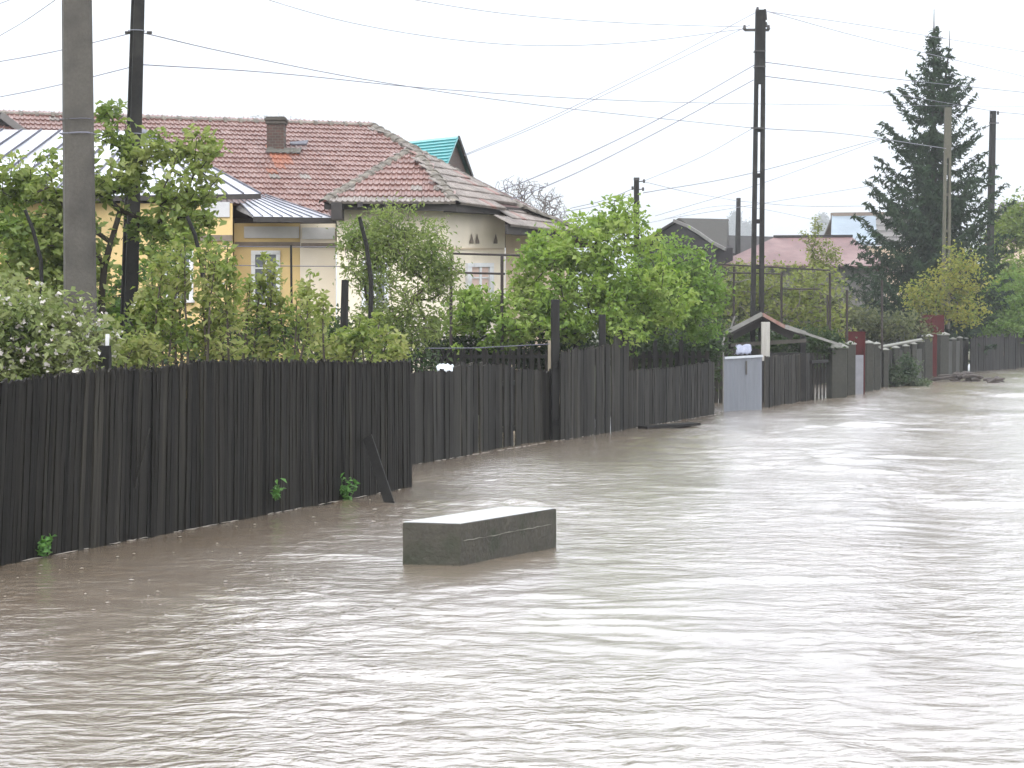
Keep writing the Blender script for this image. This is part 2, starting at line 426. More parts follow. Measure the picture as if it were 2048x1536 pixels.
def build_water():
    rng = np.random.default_rng(3)
    nr, nc = 900, 420
    Y = 3.0 * (700.0 / 3.0) ** (np.linspace(0, 1, nr) ** 1.0)
    # denser rows near: geometric spacing up to 90 m, coarse after
    k = int(nr * 0.93)
    Y = np.concatenate([np.geomspace(3.0, 95.0, k), np.geomspace(97.0, 900.0, nr - k)])
    t = np.linspace(0, 1, nc)
    xl = -(0.36 * Y + 2.0); xr = 0.40 * Y + 3.0
    X = xl[:, None] + (xr - xl)[:, None] * t[None, :]
    YY = np.repeat(Y[:, None], nc, 1)
    dy = np.gradient(Y)[:, None]
    dx = ((xr - xl) / nc)[:, None]
    res = np.maximum(dy, dx)
    Z = np.zeros_like(X)
    # slow warp so that the ripples do not run in straight bands
    wx = 0.35 * np.sin(0.9 * X + 0.6 * YY + 1.0) + 0.25 * np.sin(1.7 * X - 1.1 * YY + 2.0) + 0.5 * np.sin(0.35 * YY + 0.2 * X)
    wy = 0.35 * np.sin(1.1 * YY - 0.7 * X + 0.3) + 0.25 * np.sin(0.8 * X + 1.9 * YY + 4.0)
    Xw, Yw = X + wx, YY + wy
    # gusts: quieter and livelier patches
    env = 0.75 + 0.30 * np.sin(0.55 * X + 0.31 * YY + 0.7) * np.sin(0.23 * X - 0.41 * YY + 1.9) + 0.25 * np.sin(0.17 * YY + 0.9 * X)
    env = np.clip(env, 0.30, 1.3)
    lam = np.geomspace(0.11, 1.3, 72)
    for l in lam:
        th = rng.normal(R(68), 0.62)              # travelling mostly along the street
        kx, ky = math.cos(th) * 2 * math.pi / l, math.sin(th) * 2 * math.pi / l
        amp = 0.00095 * l ** 0.50 * rng.uniform(0.6, 1.4)
        att = np.clip((l / res - 2.0) / 2.0, 0, 1) * (1 + np.clip(YY / 13.0 - 0.8, 0, 4.5) * (l > 0.3))
        Z += amp * att * np.sin(kx * Xw + ky * Yw + rng.uniform(0, 6.28))
    Z *= env
    # livelier chop where the current swirls round the end of the near fence and the concrete block
    for (px, py, h, rx, ry) in ((1745, 850, 0.10, 0.9, 0.9), (1000, 1004, 0.028, 0.55, 0.55), (1580, 880, 0.04, 1.6, 1.0), (1900, 860, 0.04, 1.4, 1.2),
                                (1980, 830, 0.05, 1.6, 1.6), (1650, 930, 0.02, 1.2, 0.8), (1900, 1000, 0.018, 0.9, 0.5), (1500, 1100, 0.010, 0.8, 0.4), (1850, 1180, 0.012, 0.8, 0.35), (980, 975, 0.020, 0.9, 0.5), (620, 1110, 0.018, 0.8, 0.25), (500, 1190, 0.012, 0.7, 0.25)):
        c = wat(px, py)
        g = np.exp(-(((X - c.x) / rx) ** 2 + ((YY - c.y) / ry) ** 2))
        Z += h * g * (0.55 + 0.45 * np.sin(9 * Xw / rx * 0.5 + 5 * Yw / ry * 0.5))
    Z = np.where(YY > 95, Z * 0.0, Z)
    V = np.stack([X, YY, Z], -1).reshape(-1, 3)
    i = np.arange(nr - 1)[:, None] * nc + np.arange(nc - 1)[None, :]
    Fc = np.stack([i, i + 1, i + nc + 1, i + nc], -1).reshape(-1, 4)
    me = np_mesh('water', V, Fc)
    me.polygons.foreach_set('use_smooth', np.ones(len(me.polygons), dtype=bool))
    m, nt, b = new_mat('muddy_flood_water')
    N, L = nt.nodes, nt.links
    tc = N.new('ShaderNodeTexCoord')
    n0 = N.new('ShaderNodeTexNoise'); n0.inputs['Scale'].default_value = 0.7; n0.inputs['Detail'].default_value = 5
    L.new(tc.outputs['Object'], n0.inputs['Vector'])
    r0 = N.new('ShaderNodeValToRGB')
    r0.color_ramp.elements[0].position = 0.35; r0.color_ramp.elements[0].color = (0.160, 0.116, 0.073, 1)
    r0.color_ramp.elements[1].position = 0.65; r0.color_ramp.elements[1].color = (0.184, 0.142, 0.098, 1)
    L.new(n0.outputs['Fac'], r0.inputs[0]); L.new(r0.outputs[0], b.inputs['Base Color'])
    b.inputs['Roughness'].default_value = 0.24
    b.inputs['IOR'].default_value = 2.4
    b.inputs['Coat Weight'].default_value = 1.0
    b.inputs['Coat Roughness'].default_value = 0.23
    b.inputs['Coat IOR'].default_value = 2.1
    # livelier and calmer patches of ripple
    pm = N.new('ShaderNodeMapping'); pm.inputs['Rotation'].default_value = (0, 0, R(-24)); pm.inputs['Scale'].default_value = (1.0, 0.28, 1)
    L.new(tc.outputs['Object'], pm.inputs[0])
    pn = N.new('ShaderNodeTexNoise'); pn.inputs['Scale'].default_value = 0.55; pn.inputs['Detail'].default_value = 3
    L.new(pm.outputs[0], pn.inputs['Vector'])
    bp0 = None
    for (sc, st, sx) in ((4.5, 0.18, (0.75, 1.2, 1)), (14.0, 0.14, (0.8, 1.15, 1)), (36.0, 0.03, (1, 1, 1))):
        mp = N.new('ShaderNodeMapping'); mp.inputs['Scale'].default_value = sx
        mp.inputs['Rotation'].default_value = (0, 0, R(-14))
        L.new(tc.outputs['Object'], mp.inputs[0])
        nn = N.new('ShaderNodeTexNoise'); nn.inputs['Scale'].default_value = sc; nn.inputs['Detail'].default_value = 3
        nn.inputs['Distortion'].default_value = 0.6
        L.new(mp.outputs[0], nn.inputs['Vector'])
        bp = N.new('ShaderNodeBump'); bp.inputs['Distance'].default_value = 0.30 if sc < 5 else 0.12
        mr = N.new('ShaderNodeMapRange'); mr.inputs['From Min'].default_value = 0.38; mr.inputs['From Max'].default_value = 0.66
        mr.inputs['To Min'].default_value = st * 0.25; mr.inputs['To Max'].default_value = st * 1.25
        L.new(pn.outputs['Fac'], mr.inputs['Value']); L.new(mr.outputs[0], bp.inputs['Strength'])
        L.new(nn.outputs['Fac'], bp.inputs['Height'])
        if bp0 is not None: L.new(bp0.outputs[0], bp.inputs['Normal'])
        bp0 = bp
    L.new(bp0.outputs[0], b.inputs['Normal']); L.new(bp0.outputs[0], b.inputs['Coat Normal'])
    o = link('water', me, m)
    tag(o, 'brown rippled flood water covering the whole street', None, None, 'structure')
build_water()

def build_ground():
    n = 90
    ys = np.concatenate([np.linspace(-60, 120, 60), np.geomspace(130, 8400, 40)])
    xs = np.concatenate([-np.geomspace(9000, 62, 30), np.linspace(-60, 60, 61), np.geomspace(62, 9000, 30)])
    X, Y = np.meshgrid(xs, ys)
    d = (X - B1.x) * SN.x + (Y - B1.y) * SN.y          # distance from the second fence into the gardens
    Z = np.where(d < 0, -0.5, np.clip(-0.5 + (d - 0.2) * 0.25, -0.5, 0.16))
    far = np.clip((Y - 110) / 60, 0, 1)
    Z = Z + far * (0.25 - Z) + np.clip((Y - 200) / 1000, 0, 1) * 3
    V = np.stack([X, Y, Z], -1).reshape(-1, 3)
    nr, nc = X.shape
    i = np.arange(nr - 1)[:, None] * nc + np.arange(nc - 1)[None, :]
    Fc = np.stack([i, i + 1, i + nc + 1, i + nc], -1).reshape(-1, 4)
    o = link('ground', np_mesh('ground', V, Fc), M['soil'])
    tag(o, 'muddy garden and street ground under the flood', None, None, 'structure')
build_ground()

def build_hills():
    # skyline of the far hill: (pixel x, pixel y)
    prof = [(-900, 150), (-300, 170), (0, 200), (130, 228), (330, 262), (700, 310), (1000, 352), (1180, 385), (1400, 424), (1560, 448), (1750, 462),
            (2048, 474), (2600, 480), (3400, 500)]
    rng = np.random.default_rng(5)
    px = np.linspace(-900, 3400, 260)
    py = np.interp(px, [p[0] for p in prof], [p[1] for p in prof])
    rows = 14
    V = []
    for j in range(rows):
        t = j / (rows - 1)
        Yd = 3400 + 2600 * t
        for k in range(len(px)):
            top = at(px[k], py[k], 6000)
            x = top.x * (Yd / 6000)
            z = top.z * (t ** 0.8) * (1 + 0.05 * math.sin(px[k] * 0.013 + 5 * t)) + rng.normal(0, 5.0) * t
            V.append((x, Yd, max(z, 0.5 if j else -4)))
    V = np.array(V)
    nc = len(px)
    i = np.arange(rows - 1)[:, None] * nc + np.arange(nc - 1)[None, :]
    Fc = np.stack([i, i + 1, i + nc + 1, i + nc], -1).reshape(-1, 4)
    me = np_mesh('hills', V, Fc)
    me.polygons.foreach_set('use_smooth', np.ones(len(me.polygons), dtype=bool))
    tag(link('hills', me, M['hill']), 'pale misty wooded hillside fading into the cloud', None, None, 'structure')
build_hills()

# ------------------------------------------------------------------ near slat fence
def gz(P):      # depth under water where posts end
    return -0.45
def interp(x, tab):
    return float(np.interp(x, [a for a, b in tab], [b for a, b in tab]))
def proj(p):
    d = Vector(p) - CAM
    zc = d.dot(FWD)
    return 1024 + F * d.x / zc, 768 - F * d.dot(UPV) / zc

def slat_mesh(name, w, th, rng, top='cut', segs=5):
    """one upright slat of unit height 1 (z 0..1), slightly crooked, with a worn top"""
    mb = MB()
    vs_ = []
    zz = [0, 0.3, 0.55, 0.8, 0.965, 1.0]
    for k, z in enumerate(zz):
        ww = w * (1 + rng.uniform(-0.04, 0.04))
        if k == len(zz) - 1: ww = w * (0.55 if top == 'point' else 0.82)
        ox = rng.uniform(-0.006, 0.006); oy = rng.uniform(-0.004, 0.004)
        tl = rng.uniform(-0.012, 0.012) if k == len(zz) - 1 else 0
        vs_ += [(-ww / 2 + ox, -th / 2 + oy, z + tl), (ww / 2 + ox, -th / 2 + oy, z - tl),
                (ww / 2 + ox, th / 2 + oy, z - tl), (-ww / 2 + ox, th / 2 + oy, z + tl)]
    fs = [(3, 2, 1, 0)]
    for k in range(len(zz) - 1):
        b = k * 4
        for q in range(4):
            fs.append((b + q, b + (q + 1) % 4, b + 4 + (q + 1) % 4, b + 4 + q))
    b = (len(zz) - 1) * 4
    fs.append((b, b + 1, b + 2, b + 3))
    me = bpy.data.meshes.new(name)
    me.from_pydata(vs_, [], fs); me.update()
    return me

def fence_run(root, P, Q, w, gap, top_fn, mesh_pool, mt, rng, part='slat', lean_fn=None, bottom=-0.3, jitter=0.02, z_jit=0.012, skip=None, side=1):
    """slats from P to Q (both at the water line); top_fn(px) gives the picture row of the top edge"""
    P, Q = Vector(P), Vector(Q)
    d = (Q - P); Ltot = d.length; d.normalize()
    n = Vector((d.y, -d.x, 0))
    s = 0.0
    ang = math.atan2(d.y, d.x)
    while s < Ltot:
        ww = w * rng.uniform(0.82, 1.18)
        c = P + d * (s + ww / 2)
        px, _ = proj(c)
        if skip and skip(px):
            s += ww + gap; continue
        ty = top_fn(px)
        zt = at(px, ty, c.y).z + rng.normalvariate(0, z_jit)
        lean = (lean_fn(px) if lean_fn else 0) + rng.normalvariate(0, 0.008)
        o = bpy.data.objects.new(part, rng.choice(mesh_pool))
        COL.objects.link(o)
        o.parent = root
        h = (zt - bottom) / math.cos(lean)
        base = Vector((c.x, c.y, bottom)) + n * side * rng.uniform(0, jitter)
        # keep the slat in place half way up, so leaning ones fan out evenly
        base -= d * (math.tan(lean) * h * 0.5)
        o.matrix_basis = Matrix.Translation(base - WLOC[root.name]) @ Matrix.Rotation(ang, 4, 'Z') @ Matrix.Rotation(lean, 4, 'Y') @ \
            Matrix.Rotation(rng.normalvariate(0, 0.05), 4, 'Z') @ Matrix.Diagonal((ww / w, 1, h, 1))
        s += ww + gap * rng.uniform(0.2, 1.8)

prng = random.Random(11)
near_dir = (A2 - A1).normalized()
A0 = A1 - near_dir * 1.3
fence1 = thing('slat_fence', 'tall near-black weathered slat fence nearest the viewer, on the left', 'fence', (A0.x, A0.y, 0))
pool = []
for k in range(7):
    me = slat_mesh('slat', 0.044, 0.022, prng, top='cut' if k % 3 else 'point')
    me.materials.append(M['slat']); pool.append(me)
TOP1 = [(-300, 775), (0, 763), (90, 752), (170, 741), (235, 737), (290, 741), (330, 733), (380, 724), (480, 721), (620, 722), (720, 725), (818, 722)]
LEAN1 = [(-200, 0.085), (0, 0.085), (200, 0.075), (330, 0.05), (430, 0.018), (600, 0.022), (700, 0.0), (818, -0.006)]
fence_run(fence1, A0, A2, 0.044, 0.0004, lambda x: interp(x, TOP1), pool, M['slat'], prng, lean_fn=lambda x: interp(x, LEAN1), bottom=-0.28, jitter=0.016, z_jit=0.006)
nback = Vector((-near_dir.y, near_dir.x, 0))
for zr in (0.30, 1.12):
    MB().beam(A0 + nback * 0.05 + Vector((0, 0, zr)), A2 + nback * 0.05 + Vector((0, 0, zr)), 0.045, 0.08).build('rail', M['dark_post'], fence1)
for s in (0.4, 2.35, 4.5, 6.7):
    c = A0 + near_dir * s + nback * 0.13
    if c.y < A2.y - 0.1:
        MB().box((c.x, c.y, 0.42), 0.10, 0.10, 1.70, math.atan2(near_dir.y, near_dir.x)).build('post', M['dark_post'], fence1, bevel=0.006)
c = A2 + nback * 0.12 - near_dir * 0.05
MB().box((c.x, c.y, 0.42), 0.10, 0.10, 1.72, math.atan2(near_dir.y, near_dir.x)).build('post', M['dark_post'], fence1, bevel=0.006)
# pale slat edges (split lath, as in the photograph)
for (pa, pb, mtn) in (((300, 856), (270, 975), 'light_post'),):
    a = on_wall(pa[0], pa[1], A1, A2, 0.035); b = on_wall(pb[0], pb[1], A1, A2, 0.035)
    MB().beam(a, b, 0.012, 0.008).build('splinter', M['board'], fence1)
# dark post stub with a pale stick behind it
p = at(210, 742, 15.9)
stub = thing('post_stub', 'short black post stub topped by a pale stick above the near slat fence', 'post', (p.x, p.y, 0))
MB().box((p.x, p.y, p.z / 2 - 0.1 + 0.10), 0.10, 0.10, p.z + 0.45).build('post', M['dark_post'], stub, bevel=0.006)
a, b = at(213, 722, 15.9), at(215, 668, 15.9)
MB().tube([a, b], 0.020, 6).build('stick', M['white_paint'], stub)

# leaning plank in front of the near fence
a = wat(779, 1006); b = on_wall(735, 874, A1, A2, 0.06)
pl = MB().beam(a - (b - a).normalized() * 0.25, b, 0.02, 0.11, up=(0.85, -0.5, 0.15)).build('leaning_plank', M['dark_post'], None, origin=(a.x, a.y, 0), bevel=0.003)
tag(pl, 'black plank propped slantwise against the near end of the slat fence', 'plank')

# ------------------------------------------------------------------ second fence (three stretches) behind
pool2 = []
for k in range(7):
    me = slat_mesh('board', 0.13, 0.024, prng)
    me.materials.append(M['board']); pool2.append(me)
B0 = B1 - SD * 1.2
def b_at(px):           # point of the second fence line under a picture column
    t = on_wall(px, 880, B1, B2); return Vector((t.x, t.y, 0))
low = thing('board_fence', 'low grey-brown board fence with a white rag, between slat fence end and tall post', 'fence', (B0.x, B0.y, 0))
fence_run(low, B0, b_at(938), 0.13, 0.004, lambda x: interp(x, [(700, 750), (820, 748), (860, 742), (938, 731)]), pool2, M['board'], prng, part='board', bottom=-0.3, jitter=0.02)
nb2 = SN * 0.22
fence_run(low, b_at(938) + nb2, b_at(1042) + nb2, 0.13, 0.004, lambda x: interp(x, [(930, 727), (1000, 728), (1045, 737)]), pool2, M['board'], prng, part='board', bottom=-0.3, jitter=0.035)
fence_run(low, b_at(1057) + nb2, b_at(1134) + nb2, 0.13, 0.005, lambda x: interp(x, [(1050, 739), (1122, 741)]), pool2, M['board'], prng, part='board', bottom=-0.3, jitter=0.03)
for zr in (0.25, 0.95):
    MB().beam(B0 + SN * 0.28 + Vector((0, 0, zr)), b_at(1122) + SN * 0.28 + Vector((0, 0, zr)), 0.05, 0.07).build('rail', M['dark_post'], low)
c = b_at(1046) + nb2
MB().box((c.x, c.y, 0.45), 0.10, 0.09, 1.5, math.atan2(SD.y, SD.x)).build('post', M['dark_post'], low, bevel=0.006)
# rag on the low fence
def crumple(name, c, sx, sy, sz, rng, m, label, cat, n=10, group=None):
    vs_, fs = [], []
    for i in range(n + 1):
        for j in range(n + 1):
            u, v = i / n - 0.5, j / n - 0.5
            z = sz * (0.5 - 2.4 * abs(v) ** 1.4) + rng.uniform(-0.16, 0.16) * sz
            vs_.append((c[0] + sx * u * (1 + rng.uniform(-0.15, 0.15)), c[1] + sy * v, c[2] + z))
    for i in range(n):
        for j in range(n):
            k = i * (n + 1) + j
            fs.append((k, k + 1, k + n + 2, k + n + 1))
    mb = MB(); mb.add(vs_, fs)
    o = mb.build(name, m, None, origin=(c[0], c[1], c[2]), smooth=True)
    sol = o.modifiers.new('thickness', 'SOLIDIFY'); sol.thickness = 0.006
    return tag(o, label, cat, group)
c = b_at(890); cz = at(890, 736, c.y)
crumple('rag', (cz.x, cz.y - 0.01, cz.z + 0.0), 0.22, 0.09, 0.10, prng, M['rag'], 'crumpled white rag hung over the low board fence', 'rag')

C0 = b_at(1117)
tall = thing('tall_board_gate', 'taller board gate with three high black posts in the second fence', 'gate', (C0.x, C0.y, 0))
fence_run(tall, C0 - SN * 0.02, b_at(1252) - SN * 0.02, 0.15, 0.004, lambda x: interp(x, [(1125, 703), (1160, 698), (1200, 694), (1222, 690), (1228, 672), (1252, 668)]), pool2, M['board'], prng, part='board', bottom=-0.3, jitter=0.02)
for (px, ty, wpx) in ((1122, 599, 16), (1215, 629, 13), (1249, 632, 11)):
    c = b_at(px) + SN * 0.10
    zt = at(px, ty, c.y).z
    w = size(wpx, c.y)
    MB().box((c.x, c.y, (zt - 0.4) / 2), w, w, zt + 0.4, math.atan2(SD.y, SD.x) + 0.5).build('post', M['dark_post'], tall, bevel=0.008)
for zr in (0.3, 1.2):
    MB().beam(C0 + SN * 0.05 + Vector((0, 0, zr)), b_at(1252) + SN * 0.05 + Vector((0, 0, zr)), 0.05, 0.08).build('rail', M['dark_post'], tall)
D0 = b_at(1256)
low2 = thing('board_fence', 'low dark board fence right of the tall gate, ending at the water gap', 'fence', (D0.x, D0.y, 0))
fence_run(low2, D0, B2, 0.14, 0.003, lambda x: interp(x, [(1255, 741), (1330, 735), (1425, 723)]), pool2, M['board'], prng, part='board', bottom=-0.3, jitter=0.015, z_jit=0.006)
for zr in (0.25, 0.9):
    MB().beam(D0 + SN * 0.04 + Vector((0, 0, zr)), B2 + SN * 0.04 + Vector((0, 0, zr)), 0.05, 0.07).build('rail', M['dark_post'], low2)
c = B2 + SN * 0.10 - SD * 0.06
MB().box((c.x, c.y, 0.40), 0.10, 0.10, 1.5, math.atan2(SD.y, SD.x)).build('post', M['dark_post'], low2, bevel=0.006)
# a board afloat at the foot of it
a, b = wat(1285, 858), wat(1392, 853)
o = MB().beam(a + Vector((0, 0, 0.03)), b + Vector((0, 0, 0.05)), 0.26, 0.05).build('floating_board', M['dark_post'], None, origin=(a.x, a.y, 0), bevel=0.006)
tag(o, 'black board afloat at the foot of the second fence', 'board')

# ------------------------------------------------------------------ garden picket fences behind
def pickets(label, pxs, top, Y, w, gap, posts=(), rail=True):
    p0, p1 = at(pxs[0], top, Y), at(pxs[1], top, Y)
    root = thing('picket_fence', label, 'fence', (p0.x, Y, 0.1))
    x = p0.x
    me = slat_mesh('picket', w, 0.02, prng, top='point'); me.materials.append(M['slat'])
    while x < p1.x:
        o = bpy.data.objects.new('picket', me); COL.objects.link(o); o.parent = root
        h = p0.z - 0.1 + prng.normalvariate(0, 0.02)
        o.matrix_basis = Matrix.Translation((x - p0.x, prng.uniform(-.01, .01), 0)) @ Matrix.Rotation(prng.normalvariate(0, 0.015), 4, 'Y') @ Matrix.Diagonal((1, 1, h, 1))
        x += w + gap * prng.uniform(0.6, 1.4)
    for dz in (0.12, 0.75):
        MB().beam(Vector((p0.x, Y + 0.03, p0.z - dz)), Vector((p1.x, Y + 0.03, p0.z - dz)), 0.04, 0.06).build('rail', M['dark_post'], root)
    for (px, ty, m) in posts:
        t = at(px, ty, Y - 0.07)
        MB().box((t.x, t.y, (t.z + 0.0) / 2), 0.09, 0.09, t.z).build('post', m, root, bevel=0.008)
    return root
pickets('thin black picket fence with a pale post, behind the low board fence', (812, 1098), 699, 31.0, 0.055, 0.035,
        posts=((1101, 681, M['light_post']), (806, 690, M['light_post'])))
pickets('short black picket fence peeping above the fence under the plum trees', (1258, 1415), 702, 38.0, 0.09, 0.06,
        posts=((1310, 680, M['dark_post']), (1362, 672, M['dark_post'])))
# wire strung along the first picket fence
o = MB().tube([at(806, 697, 30.8), at(950, 696, 30.8), at(1100, 688, 30.8)], 0.008, 4).build('fence_wire', M['wire'], None, origin=at(806, 697, 30.8))
tag(o, 'taut wire along the top of the thin picket fence', 'wire')
# dark fence stretch in the water gap
g0, g1 = at(1412, 697, 43.0), at(1520, 700, 43.5)
gapf = thing('back_fence', 'shadowy board fence standing back in the gap left of the steel sheet', 'fence', (g0.x, g0.y, 0))
fence_run(gapf, (g0.x, g0.y, 0), (g1.x, g1.y, 0), 0.14, 0.01, lambda x: 697, pool2, M['board'], prng, part='board', bottom=-0.2)

# low shed with a grey roof
s0, s1 = at(862, 676, 33.5), at(1004, 676, 33.5)
shed = thing('low_shed', 'low garden shed with a flat grey sheet roof behind the pickets', 'shed', (s0.x, 33.5, 0.1))
MB().box(((s0.x + s1.x) / 2, 34.4, (s0.z - 0.16) / 2 + 0.05), s1.x - s0.x - 0.1, 1.5, s0.z - 0.16).build('wall', M['slat'], shed)
a, b = at(858, 700, 33.3), at(1008, 700, 33.3)
MB().prism([(a.x, 33.3, a.z), (b.x, 33.3, b.z), (b.x, 35.3, s0.z + 0.05), (a.x, 35.3, s0.z + 0.05)], (0, 0, 0.04)).build('roof', M['shed_roof'], shed)

# ------------------------------------------------------------------ concrete block in the water
def build_block():
    n0 = wat(920, 1132); r0 = wat(1113, 1094); l0 = wat(805, 1128)
    H = 0.315
    ex = (r0 - n0)
    k0 = l0 + ex * 1.0
    root = thing('concrete_block', 'mossy concrete parapet block standing in the flood water', 'concrete block', (n0.x, n0.y, 0))
    import bmesh
    mb = MB()
    base = [Vector((p.x, p.y, -0.4)) for p in (n0, r0, k0, l0)]
    mb.prism(base, (0, 0, 0.4 + H))
    o = mb.build('body', M['block'], root, bevel=0.004)
    # subdivide a bit and roughen
    bm = bmesh.new(); bm.from_mesh(o.data)
    bmesh.ops.subdivide_edges(bm, edges=[e_ for e_ in bm.edges if e_.calc_length() > 0.2], cuts=10, use_grid_fill=True)
    rg = random.Random(4)
    zc = max(v.co.z for v in bm.verts)
    for v in bm.verts:
        v.co += Vector((rg.uniform(-1, 1), rg.uniform(-1, 1), rg.uniform(-1, 1))) * 0.002
        if v.co.z > zc - 0.012 and len(v.link_edges) >= 3 and any(abs(e_.other_vert(v).co.z - v.co.z) > 0.01 for e_ in v.link_edges) and rg.random() < 0.35:
            v.co.z -= rg.uniform(0.002, 0.012)
    bm.to_mesh(o.data); bm.free()
    # day joint between the two pours
    t = ex.normalized(); nn = Vector((t.y, -t.x, 0))
    a = n0 + t * 0.04 + nn * 0.002 + Vector((0, 0, 0.185)); b = r0 - t * 0.09 + nn * 0.002 + Vector((0, 0, 0.195))
    pts = []
    for i in range(19):
        q = a.lerp(b, i / 18); pts.append(q + Vector((0, 0, rg.uniform(-0.006, 0.006))))
    MB().tube(pts, [rg.uniform(0.001, 0.006) for _ in pts], 5).build('day_joint', M['block_seam'], root)
    # rain water lying on top, sky reflection painted in as a pale base colour
    m, nt, bs = new_mat('rain_film_sheen')
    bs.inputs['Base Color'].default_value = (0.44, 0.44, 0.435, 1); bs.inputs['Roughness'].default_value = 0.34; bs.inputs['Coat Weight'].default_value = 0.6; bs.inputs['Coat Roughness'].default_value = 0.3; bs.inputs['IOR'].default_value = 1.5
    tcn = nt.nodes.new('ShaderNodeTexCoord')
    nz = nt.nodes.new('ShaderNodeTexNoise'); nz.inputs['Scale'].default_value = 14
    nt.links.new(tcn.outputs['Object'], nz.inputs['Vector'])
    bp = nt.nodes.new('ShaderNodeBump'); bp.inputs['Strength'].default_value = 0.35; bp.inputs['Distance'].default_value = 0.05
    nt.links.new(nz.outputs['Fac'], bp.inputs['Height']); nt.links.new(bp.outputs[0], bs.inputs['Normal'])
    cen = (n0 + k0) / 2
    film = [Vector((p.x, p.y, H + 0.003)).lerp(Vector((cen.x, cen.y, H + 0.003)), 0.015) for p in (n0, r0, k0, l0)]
    MB().prism(film, (0, 0, 0.004)).build('rain_film_sheen', m, root)
build_block()

# ------------------------------------------------------------------ main house
HY = 34.0
house = thing('tiled_house', 'long house with red tile roof, ochre and cream walls behind the gardens', 'house', (at(700, 655, HY).x, HY, 0.1))
def plan(px, Y):
    p = at(px, 655, Y); return Vector((p.x, Y, 0))
def extrude_plan(name, pts, z0, z1, m, parent):
    return MB().prism([Vector((p.x, p.y, z0)) for p in pts], (0, 0, z1 - z0)).build(name, m, parent)
W0, W1 = plan(-120, 34.9), plan(466, 34.9)
extrude_plan('wall', [W0, W1, plan(470, 39.0), plan(-120, 39.0)], 0, 4.20, M['wall_yellow'], house)['label'] = 'ochre bay wall under the zinc roof'
W2, W3 = plan(469, 35.5), plan(601, 35.5)
extrude_plan('wall', [W2, W3, plan(601, 40), plan(469, 40)], 0, 3.85, M['wall_yellow'], house)['label'] = 'ochre recessed wall with window'
W4, W5 = plan(601.3, 35.45), plan(672, 35.45)
extrude_plan('wall', [W4, W5, plan(672, 40), plan(601.3, 40)], 0, 3.84, M['wall_cream'], house)['label'] = 'cream recessed wall'
W6, W7, W8 = plan(674, 34.4), plan(892, 34.4), plan(1010, 36.8)
extrude_plan('wall', [W6, W7, W8, plan(1010, 41), plan(674, 41)], 0, 4.11, M['wall_cream'], house)['label'] = 'cream wing wall'
W9, W10 = plan(1011, 37.2), plan(1135, 39.2)
extrude_plan('wall', [W9, W10, plan(1135, 44), plan(1011, 44)], 0, 3.72, M['wall_annex'], house)['label'] = 'sandy end wall under the lower eave'

# roof planes (corner points)
R0 = at(-160, 224, 39.0); R1 = at(745, 256, 41.8); R0.z = R1.z = 6.44
Em = at(662, 437, 35.5)
N_main = (R1 - R0).cross(Em - R0).normalized()
if N_main.z < 0: N_main = -N_main
Aw = at(911, 408, 33.95); Lw = at(648, 405, 33.95); Bw = at(1046, 418, 36.9)
N_right = (Aw - R1).cross(Bw - R1).normalized()
if N_right.z < 0: N_right = -N_right
J0 = on_plane(822, 297, R1, N_right)                   # foot of the wing ridge on the street slope
Jw = at(826, 299, 37.0)                                # apex of the wing
Jb = Vector((Jw.x - 0.25, 39.4, Jw.z))
N_wr = (Aw - Jw).cross(Bw - Jw).normalized()
if N_wr.z < 0: N_wr = -N_wr
Cw = on_plane(1166, 464, Jw - N_wr * 0.10, N_wr)
roof_root = MB()
roof_root.add([R0, R1, on_plane(745, 437, Em, N_main), at(-160, 437, 35.5)], [(0, 1, 2, 3)])
LwB = Lw + Vector((-0.05, 3.2, 0))
roof_root.add([Jw, Lw, Aw], [(0, 1, 2)])
roof_root.add([Jw, Lw, LwB, Jb], [(0, 3, 2, 1)])
roof_root.add([Jw, Aw, Bw], [(0, 1, 2)])
roof_root.add([Jw, Bw, Jb], [(0, 1, 2)])
roof_root.add([R1, J0, Bw], [(0, 1, 2)])
Dw = on_plane(1012, 452, Jw - N_wr * 0.10, N_wr); Dw2 = on_plane(1016, 424, Jw - N_wr * 0.10, N_wr)
Bw2 = on_plane(1040, 412, Jw - N_wr * 0.10, N_wr)
roof_root.add([Bw2, Dw2, Dw, Cw], [(0, 1, 2, 3)])
K0 = Vector((R0.x, 47.5, 3.9)); K1 = Vector((Cw.x + 0.6, 47.5, 3.9))
roof_root.add([R1, R0, K0, K1], [(0, 1, 2, 3)])
roof_root.add([R1, Bw, Cw, K1], [(0, 1, 2, 3)])
roof = roof_root.build('roof', M['underlay'], house)

def tile_mesh(name, w, l):
    """interlocking clay tile with two rolls; x across, y up the slope"""
    prof = [(-0.5, 0.010), (-0.42, 0.030), (-0.33, 0.034), (-0.24, 0.014), (-0.04, 0.010), (0.04, 0.030), (0.14, 0.034), (0.24, 0.014), (0.5, 0.010)]
    vs_, fs = [], []
    n = len(prof)
    for (x, z) in prof: vs_.append((x * w, 0, z + 0.034))
    for (x, z) in prof: vs_.append((x * w, l, z - 0.004))
    for (x, z) in prof: vs_.append((x * w, 0, 0.0))
    for i in range(n - 1):
        fs.append((i, i + 1, n + i + 1, n + i))
        fs.append((2 * n + i, 2 * n + i + 1, i + 1, i))
    me = bpy.data.meshes.new(name); me.from_pydata(vs_, [], fs); me.update()
    return me, np.array(vs_), fs

